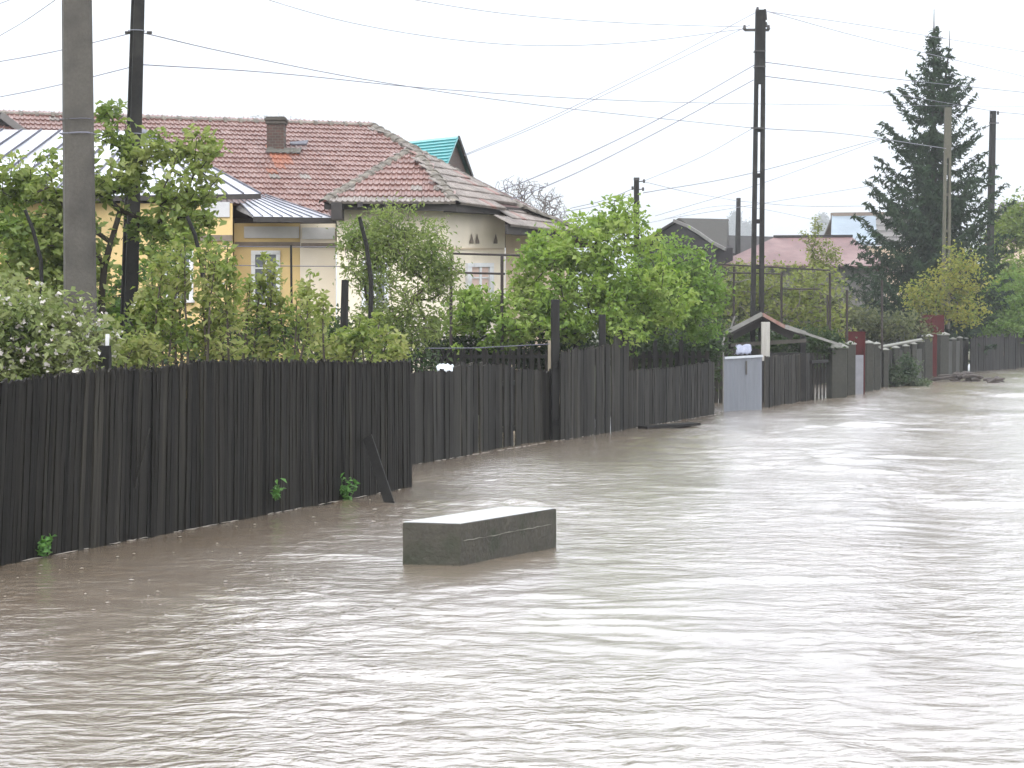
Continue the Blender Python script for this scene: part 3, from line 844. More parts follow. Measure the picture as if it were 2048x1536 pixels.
TW, TL, TC = 0.215, 0.42, 0.335
TILES = []
def inside2(poly, x, y):
    c = False
    for i in range(len(poly)):
        (x1, y1), (x2, y2) = poly[i], poly[i - 1]
        if (y1 > y) != (y2 > y) and x < (x2 - x1) * (y - y1) / (y2 - y1) + x1: c = not c
    return c
def tile_plane(poly, N, kind_fn, course=TC, off=0.012):
    ex = Vector((0, 0, 1)).cross(N).normalized()      # along the course
    ey = N.cross(ex).normalized()                      # up the slope
    if ey.z < 0: ey = -ey; ex = -ex
    o = min(poly, key=lambda p: p.dot(ey))
    P2 = [((p - o).dot(ex), (p - o).dot(ey)) for p in poly]
    x0, x1 = min(p[0] for p in P2), max(p[0] for p in P2)
    y1 = max(p[1] for p in P2)
    r = 0; y = 0.0
    while y < y1:
        x = x0
        while x < x1 + TW:
            if inside2(P2, x, y + 0.12) or inside2(P2, x, y + 0.02):
                p = o + ex * x + ey * (y - 0.03) + N * off
                mt = Matrix(((ex.x, ey.x, N.x, p.x), (ex.y, ey.y, N.y, p.y), (ex.z, ey.z, N.z, p.z), (0, 0, 0, 1)))
                mt = mt @ Matrix.Rotation(prng.normalvariate(0, 0.008), 4, 'Z') @ Matrix.Rotation(prng.normalvariate(0.0, 0.012), 4, 'X')
                q = proj(p)
                TILES.append((mt, kind_fn(q, r), q))
            x += TW
        y += course; r += 1
def k_main(q, r):
    if 538 < q[0] < 590 and 296 < q[1] < 350 and prng.random() < (0.95 - 0.55 * abs(q[0] - 566) / 24): return 'tile_orange'
    return 'tile_grey' if prng.random() < 0.015 else 'tile_red'
def k_wing(q, r):
    if r == 0: return 'tile_grey'
    return 'tile_grey' if prng.random() < (0.18 if r < 3 else 0.05) else 'tile_red'
def k_right(q, r):
    return 'tile_red' if prng.random() < 0.06 else 'tile_grey'
main_poly = [R0, R1, on_plane(828, 300, Em, N_main), on_plane(648, 405, Em, N_main), on_plane(672, 437, Em, N_main), at(-160, 437, 35.5)]
tile_plane(main_poly, N_main, k_main)
N_wing = (Lw - Jw).cross(Aw - Jw).normalized()
if N_wing.z < 0: N_wing = -N_wing
tile_plane([Jw, Lw, Aw], N_wing, k_wing)
tile_plane([Jw, Aw, Bw], N_wr, k_right)
tile_plane([R1, J0, Bw], N_right, k_right)
tile_plane([Bw2, Dw2, Dw, Cw], N_wr, k_right)
# the tiles that show largest are single parts, the others one part
meshes = {}
for kd in ('tile_red', 'tile_orange', 'tile_grey'):
    me, tv, tf = tile_mesh('tile', TW, TL)
    me.materials.append(M[kd]); meshes[kd] = me
def t_rank(t):
    q = t[2]
    hid = (q[0] < 430) or (q[1] > 320 and q[0] < 480) or (q[1] > 385 and q[0] < 600 and q[1] > 388 + (q[0] - 530) * 0.35)
    return (hid, t[0].translation.y)
TILES.sort(key=t_rank)
hl = WLOC[house.name]
for (mt, kd, q) in TILES[:300]:
    o = bpy.data.objects.new('tile', meshes[kd]); COL.objects.link(o); o.parent = roof
    o.matrix_basis = Matrix.Translation(-hl) @ mt
rest = TILES[300:]
for kd in ('tile_red', 'tile_grey', 'tile_orange'):
    sel = [t for t in rest if t[1] == kd]
    if not sel: continue
    mb = MB()
    for (mt, _, q) in sel:
        A_ = np.array(mt)
        w_ = tv @ A_[:3, :3].T + A_[:3, 3]
        mb.add(w_.tolist(), tf)
    me = bpy.data.meshes.new('tiles')
    me.from_pydata([(v[0] - hl.x, v[1] - hl.y, v[2] - hl.z) for v in mb.v], [], mb.f); me.update()
    o = link('tile_field', me, M[kd], roof, hl)
    o['kind'] = 'stuff'

def ridge_caps(a, b, r=0.115, pitch=0.34, lift=0.03):
    a, b = Vector(a), Vector(b)
    L_ = (b - a).length; n = max(1, int(L_ / pitch))
    d = (b - a).normalized()
    sd = d.cross(Vector((0, 0, 1))).normalized(); up = sd.cross(d).normalized()
    for i in range(n):
        p, q = a + d * (L_ * i / n), a + d * (L_ * (i + 1) / n)
        mb = MB(); vs_ = []
        for (c, rr) in ((p, r * 1.28), (p + d * 0.07, r * 1.25), (p + d * 0.08, r), (q + d * 0.02, r * 0.96)):
            for k in range(7):
                t = math.pi * (k / 6.0)
                vs_.append(c + sd * math.cos(t) * rr + up * (math.sin(t) * rr * 0.8 + lift - 0.04 + prng.uniform(-0.006, 0.006)))
        fs = []
        for j in range(3):
            for k in range(6):
                fs.append((j * 7 + k, j * 7 + k + 1, (j + 1) * 7 + k + 1, (j + 1) * 7 + k))
        fs.append(tuple(range(7)))
        mb.add(vs_, fs)
        mb.build('ridge_tile', M['cap'], roof, origin=p)
ridge_caps(R0, R1)
ridge_caps(Jw, Lw, pitch=0.30); ridge_caps(Jw, Aw, pitch=0.30)
ridge_caps(R1, J0, pitch=0.30); ridge_caps(Jw, Jb, pitch=0.34)
ridge_caps(R1, Bw, pitch=0.32, r=0.10); ridge_caps(Bw, Cw, pitch=0.32, r=0.10)

# eaves
def fascia(a, b, h=0.14, dz=-0.06, th=0.04, name='fascia'):
    MB().beam(Vector(a) + Vector((0, 0.06, dz)), Vector(b) + Vector((0, 0.06, dz)), th, h).build(name, M['fascia'], roof)
fascia(Lw, Aw); fascia(Aw, Bw, 0.16); fascia(Dw, Cw, 0.18)
fascia(at(655, 440, 35.45), at(690, 440, 35.45))
# dark soffits under the wing eaves and the side of the lower eave
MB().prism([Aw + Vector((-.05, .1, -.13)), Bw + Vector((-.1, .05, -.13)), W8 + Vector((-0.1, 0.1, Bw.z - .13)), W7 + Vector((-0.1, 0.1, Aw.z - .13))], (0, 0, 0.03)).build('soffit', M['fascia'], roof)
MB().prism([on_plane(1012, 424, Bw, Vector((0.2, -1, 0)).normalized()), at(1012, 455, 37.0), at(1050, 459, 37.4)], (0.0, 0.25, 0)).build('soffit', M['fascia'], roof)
# rafters ends under the wing eave
for px in (722, 776, 832):
    p = at(px, 411, 34.1)
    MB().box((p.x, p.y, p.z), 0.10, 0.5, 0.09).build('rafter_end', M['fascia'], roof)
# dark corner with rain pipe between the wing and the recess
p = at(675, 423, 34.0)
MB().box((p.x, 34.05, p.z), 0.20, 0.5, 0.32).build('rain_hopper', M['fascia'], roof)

# chimney
c = on_plane(553, 300, R0, N_main)
zt = at(553, 235, c.y).z
ch = MB().box((c.x, c.y, (c.z - 0.5 + zt - 0.16) / 2), 0.37, 0.37, zt - 0.16 - c.z + 0.5).build('chimney', M['brick'], roof, origin=(c.x, c.y, c.z))
mb = MB().box((c.x, c.y, zt - 0.125), 0.43, 0.43, 0.07); mb.box((c.x, c.y, zt - 0.06), 0.47, 0.47, 0.06); mb.box((c.x, c.y, zt - 0.015), 0.42, 0.42, 0.03)
mb.build('chimney_crown', M['cap_dark'], roof, bevel=0.01)
ex = (R1 - R0).normalized(); ey = N_main.cross(ex).normalized()
if ey.z < 0: ey = -ey
vs_ = []
for i in range(13):
    for j in range(5):
        u = (i / 12 - 0.5) * 0.75; v = (j / 4) * 0.34 - 0.46
        vs_.append(c + ex * (u + 0.06 + 0.10 * (j / 4)) + ey * v + N_main * (0.075 + prng.uniform(0, 0.03)))
fs = [(i * 5 + j, (i + 1) * 5 + j, (i + 1) * 5 + j + 1, i * 5 + j + 1) for i in range(12) for j in range(4)]
MB().add(vs_, fs).build('flashing', M['flash'], roof)
p = c + ex * 0.30 + ey * 0.12 + N_main * 0.12
MB().prism([p, p + ex * 0.40 + N_main * 0.05, p + ex * 0.36 - ey * 0.10, p - ey * 0.14], N_main * 0.04).build('flashing', M['seam'], roof)

# zinc roofs in front
def zinc(name_lbl, T0, T1, Bq0, Bq1, n, parent, sh=0.045):
    sheet = MB().add([T0, T1, Bq1, Bq0], [(0, 1, 2, 3)])
    Nn = (T1 - T0).cross(Bq0 - T0)
    if Nn.length < 1e-6: Nn = (T1 - Bq0).cross(Bq1 - Bq0)
    Nn.normalize()
    if Nn.z < 0: Nn = -Nn
    o = MB().prism([T0, T1, Bq1, Bq0], -Nn * 0.03).build('zinc_roof', M['metal_roof'], parent)
    o['label'] = name_lbl
    for i in range(n + 1):
        t = i / n
        a = T0.lerp(T1, t) + Nn * 0.018; b = Bq0.lerp(Bq1, t) + Nn * 0.018
        MB().beam(a, b, 0.018, sh, up=Nn).build('seam', M['seam'], o)
    MB().beam(Bq0 - Nn * 0.05, Bq1 - Nn * 0.05, 0.05, 0.10).build('eave_edge', M['fascia'], o)
    return o
apex = at(290, 262, 37.0)
zinc('right slope of the zinc bay roof', apex + Vector((-0.12, 0, 0)), apex, at(150, 393, 34.5), at(521, 388, 35.2), 11, house)
zinc('left slope of the zinc bay roof', at(-150, 258, 37.0), apex + Vector((-0.13, 0, 0)), at(-420, 402, 34.5), at(149, 393, 34.5), 11, house)
zinc('small lower zinc roof', at(473, 399, 35.95), at(530, 390, 36.25), at(506, 433, 34.5), at(664, 436, 34.55), 8, house, sh=0.020)
MB().prism([at(473, 401, 35.9), at(473, 420, 35.4), at(506, 435, 34.5)], (0, 0.25, 0)).build('gable_board', M['shed_roof'], house)

# plaster details on the walls
def wall_quad(x0, y0, x1, y1, P, Q, off, th, m, name, parent):
    a, b, c_, d_ = (on_wall(x0, y1, P, Q, off), on_wall(x1, y1, P, Q, off), on_wall(x1, y0, P, Q, off), on_wall(x0, y0, P, Q, off))
    t = Vector((Q.x - P.x, Q.y - P.y, 0)).normalized(); n = Vector((t.y, -t.x, 0))
    if n.dot(CAM - P) < 0: n = -n
    return MB().prism([a, b, c_, d_], -n * th).build(name, m, parent)
wall_quad(488, 453, 598, 476, W2, W3, 0.03, 0.05, M['frieze'], 'frieze_panel', house)
wall_quad(402, 404, 459, 434, W0, W1, 0.03, 0.05, M['frieze'], 'frieze_panel', house)
wall_quad(604, 455, 670, 478, W4, W5, 0.03, 0.05, M['frieze'], 'frieze_panel', house)
wall_quad(469.5, 484, 601, 492, W2, W3, 0.05, 0.08, M['string'], 'string_course', house)
wall_quad(602, 486, 672, 494, W4, W5, 0.05, 0.08, M['string'], 'string_course', house)
wall_quad(330, 470, 464, 482, W0, W1, 0.05, 0.08, M['string'], 'string_course', house)
wall_quad(676, 494, 891, 499, W6, W7, 0.04, 0.07, M['wall_annex'], 'string_course', house)
wall_quad(893, 496, 1008, 499, W7, W8, 0.03, 0.06, M['wall_annex'], 'string_course', house)
def window(x0, y0, x1, y1, P, Q, pane_m):
    f = wall_quad(x0, y0, x1, y1, P, Q, 0.02, 0.06, M['glass'] if pane_m is None else pane_m, 'window', house)
    w = 7
    wall_quad(x0 - 2, y0 - 4, x1 + 2, y0 + 4, P, Q, 0.06, 0.08, M['white_paint'], 'frame', f)
    wall_quad(x0 - 2, y0 + 4.2, x0 + w - 1, y1, P, Q, 0.055, 0.08, M['white_paint'], 'frame', f)
    wall_quad(x1 - w + 1, y0 + 4.2, x1 + 2, y1, P, Q, 0.055, 0.08, M['white_paint'], 'frame', f)
    wall_quad((x0 + x1) / 2 - 2, y0 + 4.2, (x0 + x1) / 2 + 2, y1, P, Q, 0.045, 0.06, M['white_paint'], 'mullion', f)
    wall_quad(x0 + w - 0.5, y0 + (y1 - y0) * 0.3, x1 - w + 0.5, y0 + (y1 - y0) * 0.3 + 3, P, Q, 0.043, 0.05, M['white_paint'], 'transom', f)
    wall_quad(x0 - 4, y1 + 0.2, x1 + 4, y1 + 5, P, Q, 0.10, 0.12, M['white_paint'], 'sill', f)
window(504, 505, 558, 604, W2, W3, None)
window(330, 500, 384, 600, W0, W1, None)
window(725, 520, 775, 610, W6, W7, None)
window(938, 530, 986, 610, W7, W8, M['curtain'])
for (px, sg) in ((943, 1), (955, -1), (991, 1)):
    pts = []
    for (u, v) in ((0, 0), (8, 0), (8, -6), (6, -14), (4.5, -20), (3, -12), (0.5, -5)):
        uu = u if sg > 0 else 8 - u
        pts.append(on_wall(px - 4 + uu, 487 + v, W7, W8, 0.02))
    MB().prism(pts, (0.0, 0.03, 0)).build('plaster_leaf', M['string'], house)

# ------------------------------------------------------------------ other houses
def slab(poly, th, name, m, parent):
    N_ = (poly[1] - poly[0]).cross(poly[2] - poly[0]).normalized()
    if N_.z < 0: N_ = -N_
    return MB().prism(poly, -N_ * th).build(name, m, parent), N_

# gable far left
p = at(20, 300, 38.5)
gl = thing('gabled_outbuilding', 'dark gabled outbuilding cut by the left picture edge', 'building', (p.x - 1.0, 38.5, 0.1))
g_ap, g_e, g_l = at(2, 224, 38.5), at(54, 262, 38.5), at(-90, 290, 38.5)
slab([g_ap, g_e, g_e + Vector((-0.6, 2.0, 0.0)), g_ap + Vector((-0.6, 2.0, 0))], 0.06, 'roof', M['dark_roof'], gl)
slab([g_ap, g_l, g_l + Vector((-0.6, 2.0, 0.0)), g_ap + Vector((-0.6, 2.0, 0))], 0.06, 'roof', M['dark_roof'], gl)
MB().beam(g_ap + Vector((0, -.03, -.06)), g_e + Vector((0, -.03, -.06)), 0.04, 0.14, up=(0, 0, 1)).build('barge_board', M['shed_roof'], gl)
MB().prism([g_ap + Vector((0, .1, -.15)), at(46, 266, 38.6), at(46, 400, 38.6), at(-90, 400, 38.6), at(-90, 300, 38.6)], (-0.3, 1.6, 0)).build('wall', M['fascia'], gl)

# teal-roofed brick gable
th_ = thing('teal_roofed_house', 'brick house with a bright teal metal roof behind the tiled house', 'house', (at(880, 655, 53).x, 53, 0.1))
t0, t1 = at(780, 287, 53), at(916, 287, 51)
t1.z = t0.z
e1 = at(893, 330, 48.5); e0 = e1 + (t0 - t1)
so, sN = slab([t0, t1, e1, e0], 0.05, 'roof', M['teal'], th_)
for i in range(1, 9):
    t = i / 9
    MB().beam(t0.lerp(e0, t) + sN * 0.02, t1.lerp(e1, t) + sN * 0.02, 0.05, 0.03, up=sN).build('roof_rib', M['teal'], so)
e1b = at(944, 352, 53.5); e0b = e1b + (t0 - t1)
slab([t0, t1, e1b, e0b], 0.05, 'roof', M['teal'], th_)
MB().prism([t1 + Vector((-.12, .1, -.08)), e1 + Vector((-.05, .2, -.1)), Vector((e1.x, e1.y + .2, 0)), Vector((e1b.x, e1b.y, 0)), e1b + Vector((-.1, -.2, -.1))], (t0 - t1) * 0.9).build('wall', M['brick'], th_)
MB().beam(t1 + Vector((0.02, -.02, -.04)), e1b + Vector((0.02, -.02, -.04)), 0.05, 0.12).build('barge_board', M['fascia'], th_)

# dark wooden house
dh = thing('dark_wooden_house', 'dark boarded house with a pale curved barge board, beyond the plum trees', 'house', (at(1380, 655, 86).x, 86, 0.2))
d_ap, d_r = at(1357, 436, 86), at(1457, 438, 91)
d_e, d_l = at(1453, 498, 83), at(1250, 500, 89)
so, _ = slab([d_ap, d_r, at(1458, 496, 88), d_e], 0.1, 'roof', M['olive_roof'], dh)
slab([d_ap, d_r, d_l + (d_r - d_ap), d_l], 0.1, 'roof', M['dark_roof'], dh)
pts = [at(1347, 441, 85.7), at(1375, 452, 85), at(1400, 467, 84.3), at(1425, 485, 83.5), at(1452, 499, 82.8)]
for i in range(4):
    MB().beam(pts[i], pts[i + 1], 0.08, 0.14).build('barge_board', M['shed_roof' if i in (0, 3) else 'well_edge'], dh)
MB().prism([d_ap + Vector((0, .2, -.2)), d_e + Vector((-.5, .3, .05)), Vector((d_e.x - .5, d_e.y + .3, 0)), Vector((d_l.x, d_l.y, 0)), d_l + Vector((.5, 0, .1))], (d_r - d_ap) * 0.35).build('wall', M['wood_dark_house'], dh)

# pink hipped roof house
ph = thing('pink_roofed_house', 'low house with a faded pink hipped roof behind the vine trellis', 'house', (at(1600, 655, 86).x, 86, 0.2))
q0, q1 = at(1548, 475, 90), at(1704, 474, 91)
f0, f1 = at(1428, 530, 84), at(1775, 532, 86)
b0, b1 = at(1440, 528, 95), at(1790, 530, 97)
b0.z = b1.z = f0.z
slab([q0, q1, f1, f0], 0.08, 'roof', M['pink_roof'], ph)
slab([q0, f0, b0], 0.08, 'roof', M['pink_roof'], ph)
slab([q1, f1, b1], 0.08, 'roof', M['pink_roof'], ph)
slab([q0, q1, b1, b0], 0.08, 'roof', M['pink_roof'], ph)
MB().beam(q0 + Vector((0, 0, .05)), q1 + Vector((0, 0, .05)), 0.2, 0.12).build('ridge', M['dark_roof'], ph)
extrude_plan('wall', [Vector((f0.x + .6, f0.y + .6, 0)), Vector((f1.x - .6, f1.y + .6, 0)), Vector((b1.x - .6, b1.y - .6, 0)), Vector((b0.x + .6, b0.y - .6, 0))], 0, f0.z - 0.1, M['shed_roof'], ph)

# pale blue metal roof house
bh = thing('blue_roofed_house', 'far house with a pale blue metal roof and brown ridge, left of the spruce', 'house', (at(1730, 655, 100).x, 100, 0.2))
u0, u1 = at(1664, 430, 101), at(1830, 428, 103)
v0, v1 = at(1662, 486, 97), at(1832, 488, 99)
mid0, mid1 = u0.lerp(u1, 0.52), v0.lerp(v1, 0.54)
slab([u0, mid0, mid1, v0], 0.08, 'roof', M['blue_roof'], bh)
slab([mid0, u1, v1, mid1], 0.08, 'roof', M['shed_roof'], bh)
MB().beam(u0 + Vector((0, 0, -.02)), u1 + Vector((0, 0, -.02)), 0.3, 0.30).build('ridge', M['string'], bh)
for i in range(1, 5):
    t = i / 5
    MB().beam(mid0.lerp(mid1, t) + Vector((0, -.05, .05)), u1.lerp(v1, t) + Vector((0, -.05, .05)), 0.06, 0.06).build('batten', M['well_edge'], bh)
extrude_plan('wall', [Vector((v0.x + .1, v0.y + .3, 0)), Vector((v1.x - .1, v1.y + .3, 0)), Vector((u1.x - .1, u1.y + 3, 0)), Vector((u0.x + .1, u0.y + 3, 0))], 0, v0.z - 0.1, M['wall_annex'], bh)
slab([u0, u1, u1 + Vector((0, 4, -1.5)), u0 + Vector((0, 4, -1.5))], 0.08, 'roof', M['shed_roof'], bh)

# long dark roof far away
lr = thing('long_barn', 'long low barn with a dark ridge far behind the lattice pole', 'barn', (at(1500, 655, 118).x, 118, 0.2))
u0, u1 = at(1440, 470, 118), at(1640, 476, 118)
slab([u0, u1, u1 + Vector((0, -3, -1.3)), u0 + Vector((0, -3, -1.3))], 0.1, 'roof', M['dark_roof'], lr)
slab([u0, u1, u1 + Vector((0, 3, -1.3)), u0 + Vector((0, 3, -1.3))], 0.1, 'roof', M['dark_roof'], lr)
extrude_plan('wall', [Vector((u0.x, 115.5, 0)), Vector((u1.x, 115.5, 0)), Vector((u1.x, 120.5, 0)), Vector((u0.x, 120.5, 0))], 0, u0.z - 1.3, M['leaf_dull'] if False else M['shed_roof'], lr)

# house at the right edge
rh = thing('grey_roofed_house', 'house with a grey shingle roof cut by the right picture edge', 'house', (at(2050, 655, 98).x, 98, 0.2))
u0, u1 = at(2002, 404, 100), at(2300, 400, 104)
v0, v1 = at(1996, 474, 96), at(2310, 474, 100)
so, sN = slab([u0, u1, v1, v0], 0.08, 'roof', M['shed_roof'], rh)
for i in range(1, 9):
    t = i / 9
    MB().beam(u0.lerp(v0, t) + sN * .02, u1.lerp(v1, t) + sN * .02, 0.05, 0.05, up=sN).build('shingle_course', M['dark_roof'], so)
slab([u0, u1, u1 + Vector((0, 4, -1.9)), u0 + Vector((0, 4, -1.9))], 0.08, 'roof', M['shed_roof'], rh)
extrude_plan('wall', [Vector((v0.x + .3, v0.y + .4, 0)), Vector((v1.x - .3, v1.y + .4, 0)), Vector((u1.x, u1.y + 3.5, 0)), Vector((u0.x, u0.y + 3.5, 0))], 0, v0.z, M['wall_annex'], rh)

# ------------------------------------------------------------------ poles
def tapered_pole(pts_sections):
    """list of (centre, half width x, half width y, angle) -> MB with chamfered sections"""
    mb = MB(); vs_ = []; n = 8
    for (c, hx, hy, a) in pts_sections:
        ch_ = min(hx, hy) * 0.28
        for (x, y) in ((-hx + ch_, -hy), (hx - ch_, -hy), (hx, -hy + ch_), (hx, hy - ch_), (hx - ch_, hy), (-hx + ch_, hy), (-hx, hy - ch_), (-hx, -hy + ch_)):
            vs_.append((c[0] + x * math.cos(a) - y * math.sin(a), c[1] + x * math.sin(a) + y * math.cos(a), c[2]))
    fs = [tuple(range(n - 1, -1, -1)), tuple((len(pts_sections) - 1) * n + k for k in range(n))]
    for i in range(len(pts_sections) - 1):
        for k in range(n):
            fs.append((i * n + k, i * n + (k + 1) % n, (i + 1) * n + (k + 1) % n, (i + 1) * n + k))
    return mb.add(vs_, fs)
# stout pole, far left
Yp = 17.0
t, b = at(151, -230, Yp), at(161.5, 720, Yp)
b = b + (b - t) * 0.25
pole1 = thing('stout_concrete_pole', 'stout grey concrete utility pole, the thickest, at far left', 'utility pole', (b.x, b.y, 0))
tapered_pole([(b, 0.150, 0.13, 0.35), (t, 0.125, 0.11, 0.35)]).build('shaft', M['concrete_dark'], pole1)
for py in (268, 240):
    c = at(155, py, Yp)
    mb = MB(); pts = [c + Vector((math.cos(k * math.pi / 8) * 0.165, math.sin(k * math.pi / 8) * 0.150, 0.004 * math.sin(k))) for k in range(17)]
    mb.tube(pts, 0.007 if py == 268 else 0.004, 4, caps=False).build('tie_wire', M['wire_thin' if py == 268 else 'wire'], pole1)
# slim dark H pole beside it
Y2 = 21.5
t, b = at(281, -180, Y2), at(257, 660, Y2)
b = b + (b - t) * 0.28
pole2 = thing('dark_h_section_pole', 'slim blackened concrete pole with a groove, leaning beside the stout pole', 'utility pole', (b.x, b.y, 0))
vs_, fs = [], []
a0 = 0.55
Hsec = [(-.5, -.5), (.5, -.5), (.5, -.28), (.14, -.18), (.14, .18), (.5, .28), (.5, .5), (-.5, .5), (-.5, .28), (-.14, .18), (-.14, -.18), (-.5, -.28)]
for (c, w) in ((b, 0.185), (t, 0.12)):
    for (x, y) in Hsec:
        y2 = y * w * 0.95; x2 = x * w * 0.95
        vs_.append((c.x + x2 * math.cos(a0) - y2 * math.sin(a0), c.y + x2 * math.sin(a0) + y2 * math.cos(a0), c.z))
n = len(Hsec)
fs = [(k, (k + 1) % n, n + (k + 1) % n, n + k) for k in range(n)]
MB().add(vs_, fs).build('shaft', M['concrete_black'], pole2)
for py in (62, 268):
    c = at(274 - py * 0.02, py, Y2)
    MB().tube([c + Vector((math.cos(k * math.pi / 6) * 0.095, math.sin(k * math.pi / 6) * 0.095, 0)) for k in range(13)], 0.006, 4, caps=False).build('tie_wire', M['wire_thin'], pole2)
for (dx, nm) in ((-0.13, 'l'), (0.13, 'r')):
    c = at(277, 65, Y2) + Vector((dx, 0, 0))
    MB().tube([c + Vector((-0.03, 0, 0)), c + Vector((0.03, 0, 0.0))], 0.018, 6).build('insulator', M['insul'], pole2)

def lattice_pole(name, label, top, bot, wt, wb, depth, open_from, rung_n, m, extra=0.6):
    """two legs joined by rungs: the pierced concrete pole"""
    top, bot = Vector(top), Vector(bot)
    ax = (top - bot)
    bot2 = bot - ax.normalized() * extra
    root = thing(name, label, 'utility pole', (bot2.x, bot2.y, 0))
    sd = Vector((1, 0, 0))
    opn = top.lerp(bot, open_from)
    def wid(p): return wb + (wt - wb) * ((p - bot2).length / (top - bot2).length)
    for s in (-1, 1):
        mb = MB()
        vs_ = []
        for p, w in ((bot2, wb), (top, wt)):
            lw = w * 0.34
            c = p + sd * s * (w / 2 - lw / 2)
            vs_ += [(c.x - lw / 2, c.y - depth / 2, c.z), (c.x + lw / 2, c.y - depth / 2, c.z), (c.x + lw / 2, c.y + depth / 2, c.z), (c.x - lw / 2, c.y + depth / 2, c.z)]
        mb.add(vs_, [(3, 2, 1, 0), (4, 5, 6, 7), (0, 1, 5, 4), (1, 2, 6, 5), (2, 3, 7, 6), (3, 0, 4, 7)])
        mb.build('leg', m, root)
    # solid head
    mb = MB(); vs_ = []
    for p in (opn, top + Vector((0, 0, 0.02))):
        w = wid(p) * 0.98
        vs_ += [(p.x - w / 2, p.y - depth * .46, p.z), (p.x + w / 2, p.y - depth * .46, p.z), (p.x + w / 2, p.y + depth * .46, p.z), (p.x - w / 2, p.y + depth * .46, p.z)]
    mb.add(vs_, [(3, 2, 1, 0), (4, 5, 6, 7), (0, 1, 5, 4), (1, 2, 6, 5), (2, 3, 7, 6), (3, 0, 4, 7)]).build('head', m, root)
    for i in range(1, rung_n + 1):
        p = opn.lerp(bot2, i / (rung_n + 0.7))
        MB().box((p.x, p.y, p.z), wid(p) * 0.5, depth * 0.8, 0.10).build('rung', m, root)
    return root
YL = 44.0
lp = lattice_pole('lattice_concrete_pole', 'tall pierced concrete pole with a crossarm above the well roof', at(1521, 22, YL), at(1514, 640, YL), 0.23, 0.32, 0.20, 0.235, 5, M['concrete_black'])
a, b = at(1489, 60, YL), at(1538, 60, YL)
MB().beam(a, b, 0.07, 0.06).build('crossarm', M['insul'], lp)
for (px, py) in ((1489, 56), (1537, 56), (1515, 20), (1530, 24), (1532, 50)):
    c = at(px, py, YL - 0.05)
    MB().tube([c + Vector((0, 0, -.06)), c + Vector((0, 0, -.02)), c + Vector((0, 0, .0)), c + Vector((0, 0, .07))], [.02, .05, .04, .03], 7).build('insulator', M['insul'], lp)
MB().tube([at(1512, 20, YL - .02), at(1512, 8 + 12, YL), at(1532, 22, YL), at(1533, 40, YL)], 0.02, 5).build('hook', M['insul'], lp)
for py in (103, 134):
    c = at(1519, py, YL)
    MB().box((c.x, c.y, c.z), 0.27, 0.24, 0.03).build('band', M['insul'], lp)
c = at(1515, 256, YL)
MB().beam(at(1502, 256, YL - .12), at(1528, 256, YL - .12), 0.03, 0.04).build('bracket', M['insul'], lp)

Ys = 71.0
lattice_pole('olive_lattice_pole', 'slim olive concrete pole standing in front of the spruce', at(1896, 216, Ys), at(1893, 480, Ys), 0.24, 0.33, 0.2, 0.38, 4, M['concrete_olive'], extra=3.5)
Yd = 84.0
dp = thing('dark_end_pole', 'dark utility pole at the right side of the spruce', 'utility pole', (at(1980, 655, Yd).x, Yd, 0))
t, b = at(1986, 222, Yd), at(1977, 655, Yd)
tapered_pole([(b - (t - b) * .2, 0.17, 0.15, 0.3), (t, 0.125, 0.11, 0.3)]).build('shaft', M['concrete_black'], dp)
MB().beam(at(1978, 246, Yd - .15), at(1998, 246, Yd - .15), 0.05, 0.05).build('bracket', M['insul'], dp)
for (dpx, py) in ((-5, 232), (9, 226)):
    c = at(1987 + dpx, py, Yd - .1)
    MB().tube([c + Vector((0, 0, -.08)), c + Vector((0, 0, .08))], 0.05, 6).build('insulator', M['insul'], dp)
Ym = 56.0
mp_ = thing('dark_service_pole', 'dark pole top poking out above the plum trees', 'utility pole', (at(1273, 655, Ym).x, Ym, 0))
t, b = at(1273, 357, Ym), at(1273, 690, Ym)
tapered_pole([(b, 0.10, 0.10, 0.2), (t, 0.07, 0.07, 0.2)]).build('shaft', M['concrete_black'], mp_)
c = at(1273, 358, Ym); MB().box((c.x, c.y, c.z), 0.17, 0.17, 0.08).build('cap', M['insul'], mp_)
for (px, py) in ((1288, 362), (1286, 378), (1265, 376)):
    MB().beam(at(1273, py + 2, Ym), at(px, py, Ym), 0.03, 0.03).build('bracket', M['insul'], mp_)
    c = at(px, py, Ym); MB().tube([c + Vector((0, 0, -.06)), c + Vector((0, 0, .05))], 0.035, 6).build('insulator', M['insul'], mp_)
Yf = 105.0
fp = thing('far_thin_pole', 'thin grey pole far away beside the lattice pole', 'utility pole', (at(1476, 655, Yf).x, Yf, 0))
t, b = at(1477, 396, Yf), at(1474, 600, Yf)
tapered_pole([(b, 0.17, 0.15, 0.2), (t, 0.11, 0.10, 0.2)]).build('shaft', M['concrete_black'], fp)

# ------------------------------------------------------------------ overhead wires
def wire(label, pts, r=0.011, m='wire', n=28, name='overhead_wire'):
    """pts: (px, py, distance); a smooth curve through them"""
    P3 = [at(*p) for p in pts]
    out = []
    k = len(P3)
    for i in range(k - 1):
        p0 = P3[i - 1] if i > 0 else P3[i] * 2 - P3[i + 1]
        p3 = P3[i + 2] if i + 2 < k else P3[i + 1] * 2 - P3[i]
        p1, p2 = P3[i], P3[i + 1]
        for j in range(n // (k - 1) + 1):
            t = j / (n // (k - 1) + 1)
            out.append(0.5 * ((2 * p1) + (p2 - p0) * t + (2 * p0 - 5 * p1 + 4 * p2 - p3) * t * t + (3 * p1 - p0 - 3 * p2 + p3) * t ** 3))
    out.append(P3[-1])
    o = MB().tube(out, r * 0.72, 4, caps=False).build(name, M[m], None, origin=P3[0])
    tag(o, label, 'wire', 'overhead wires')
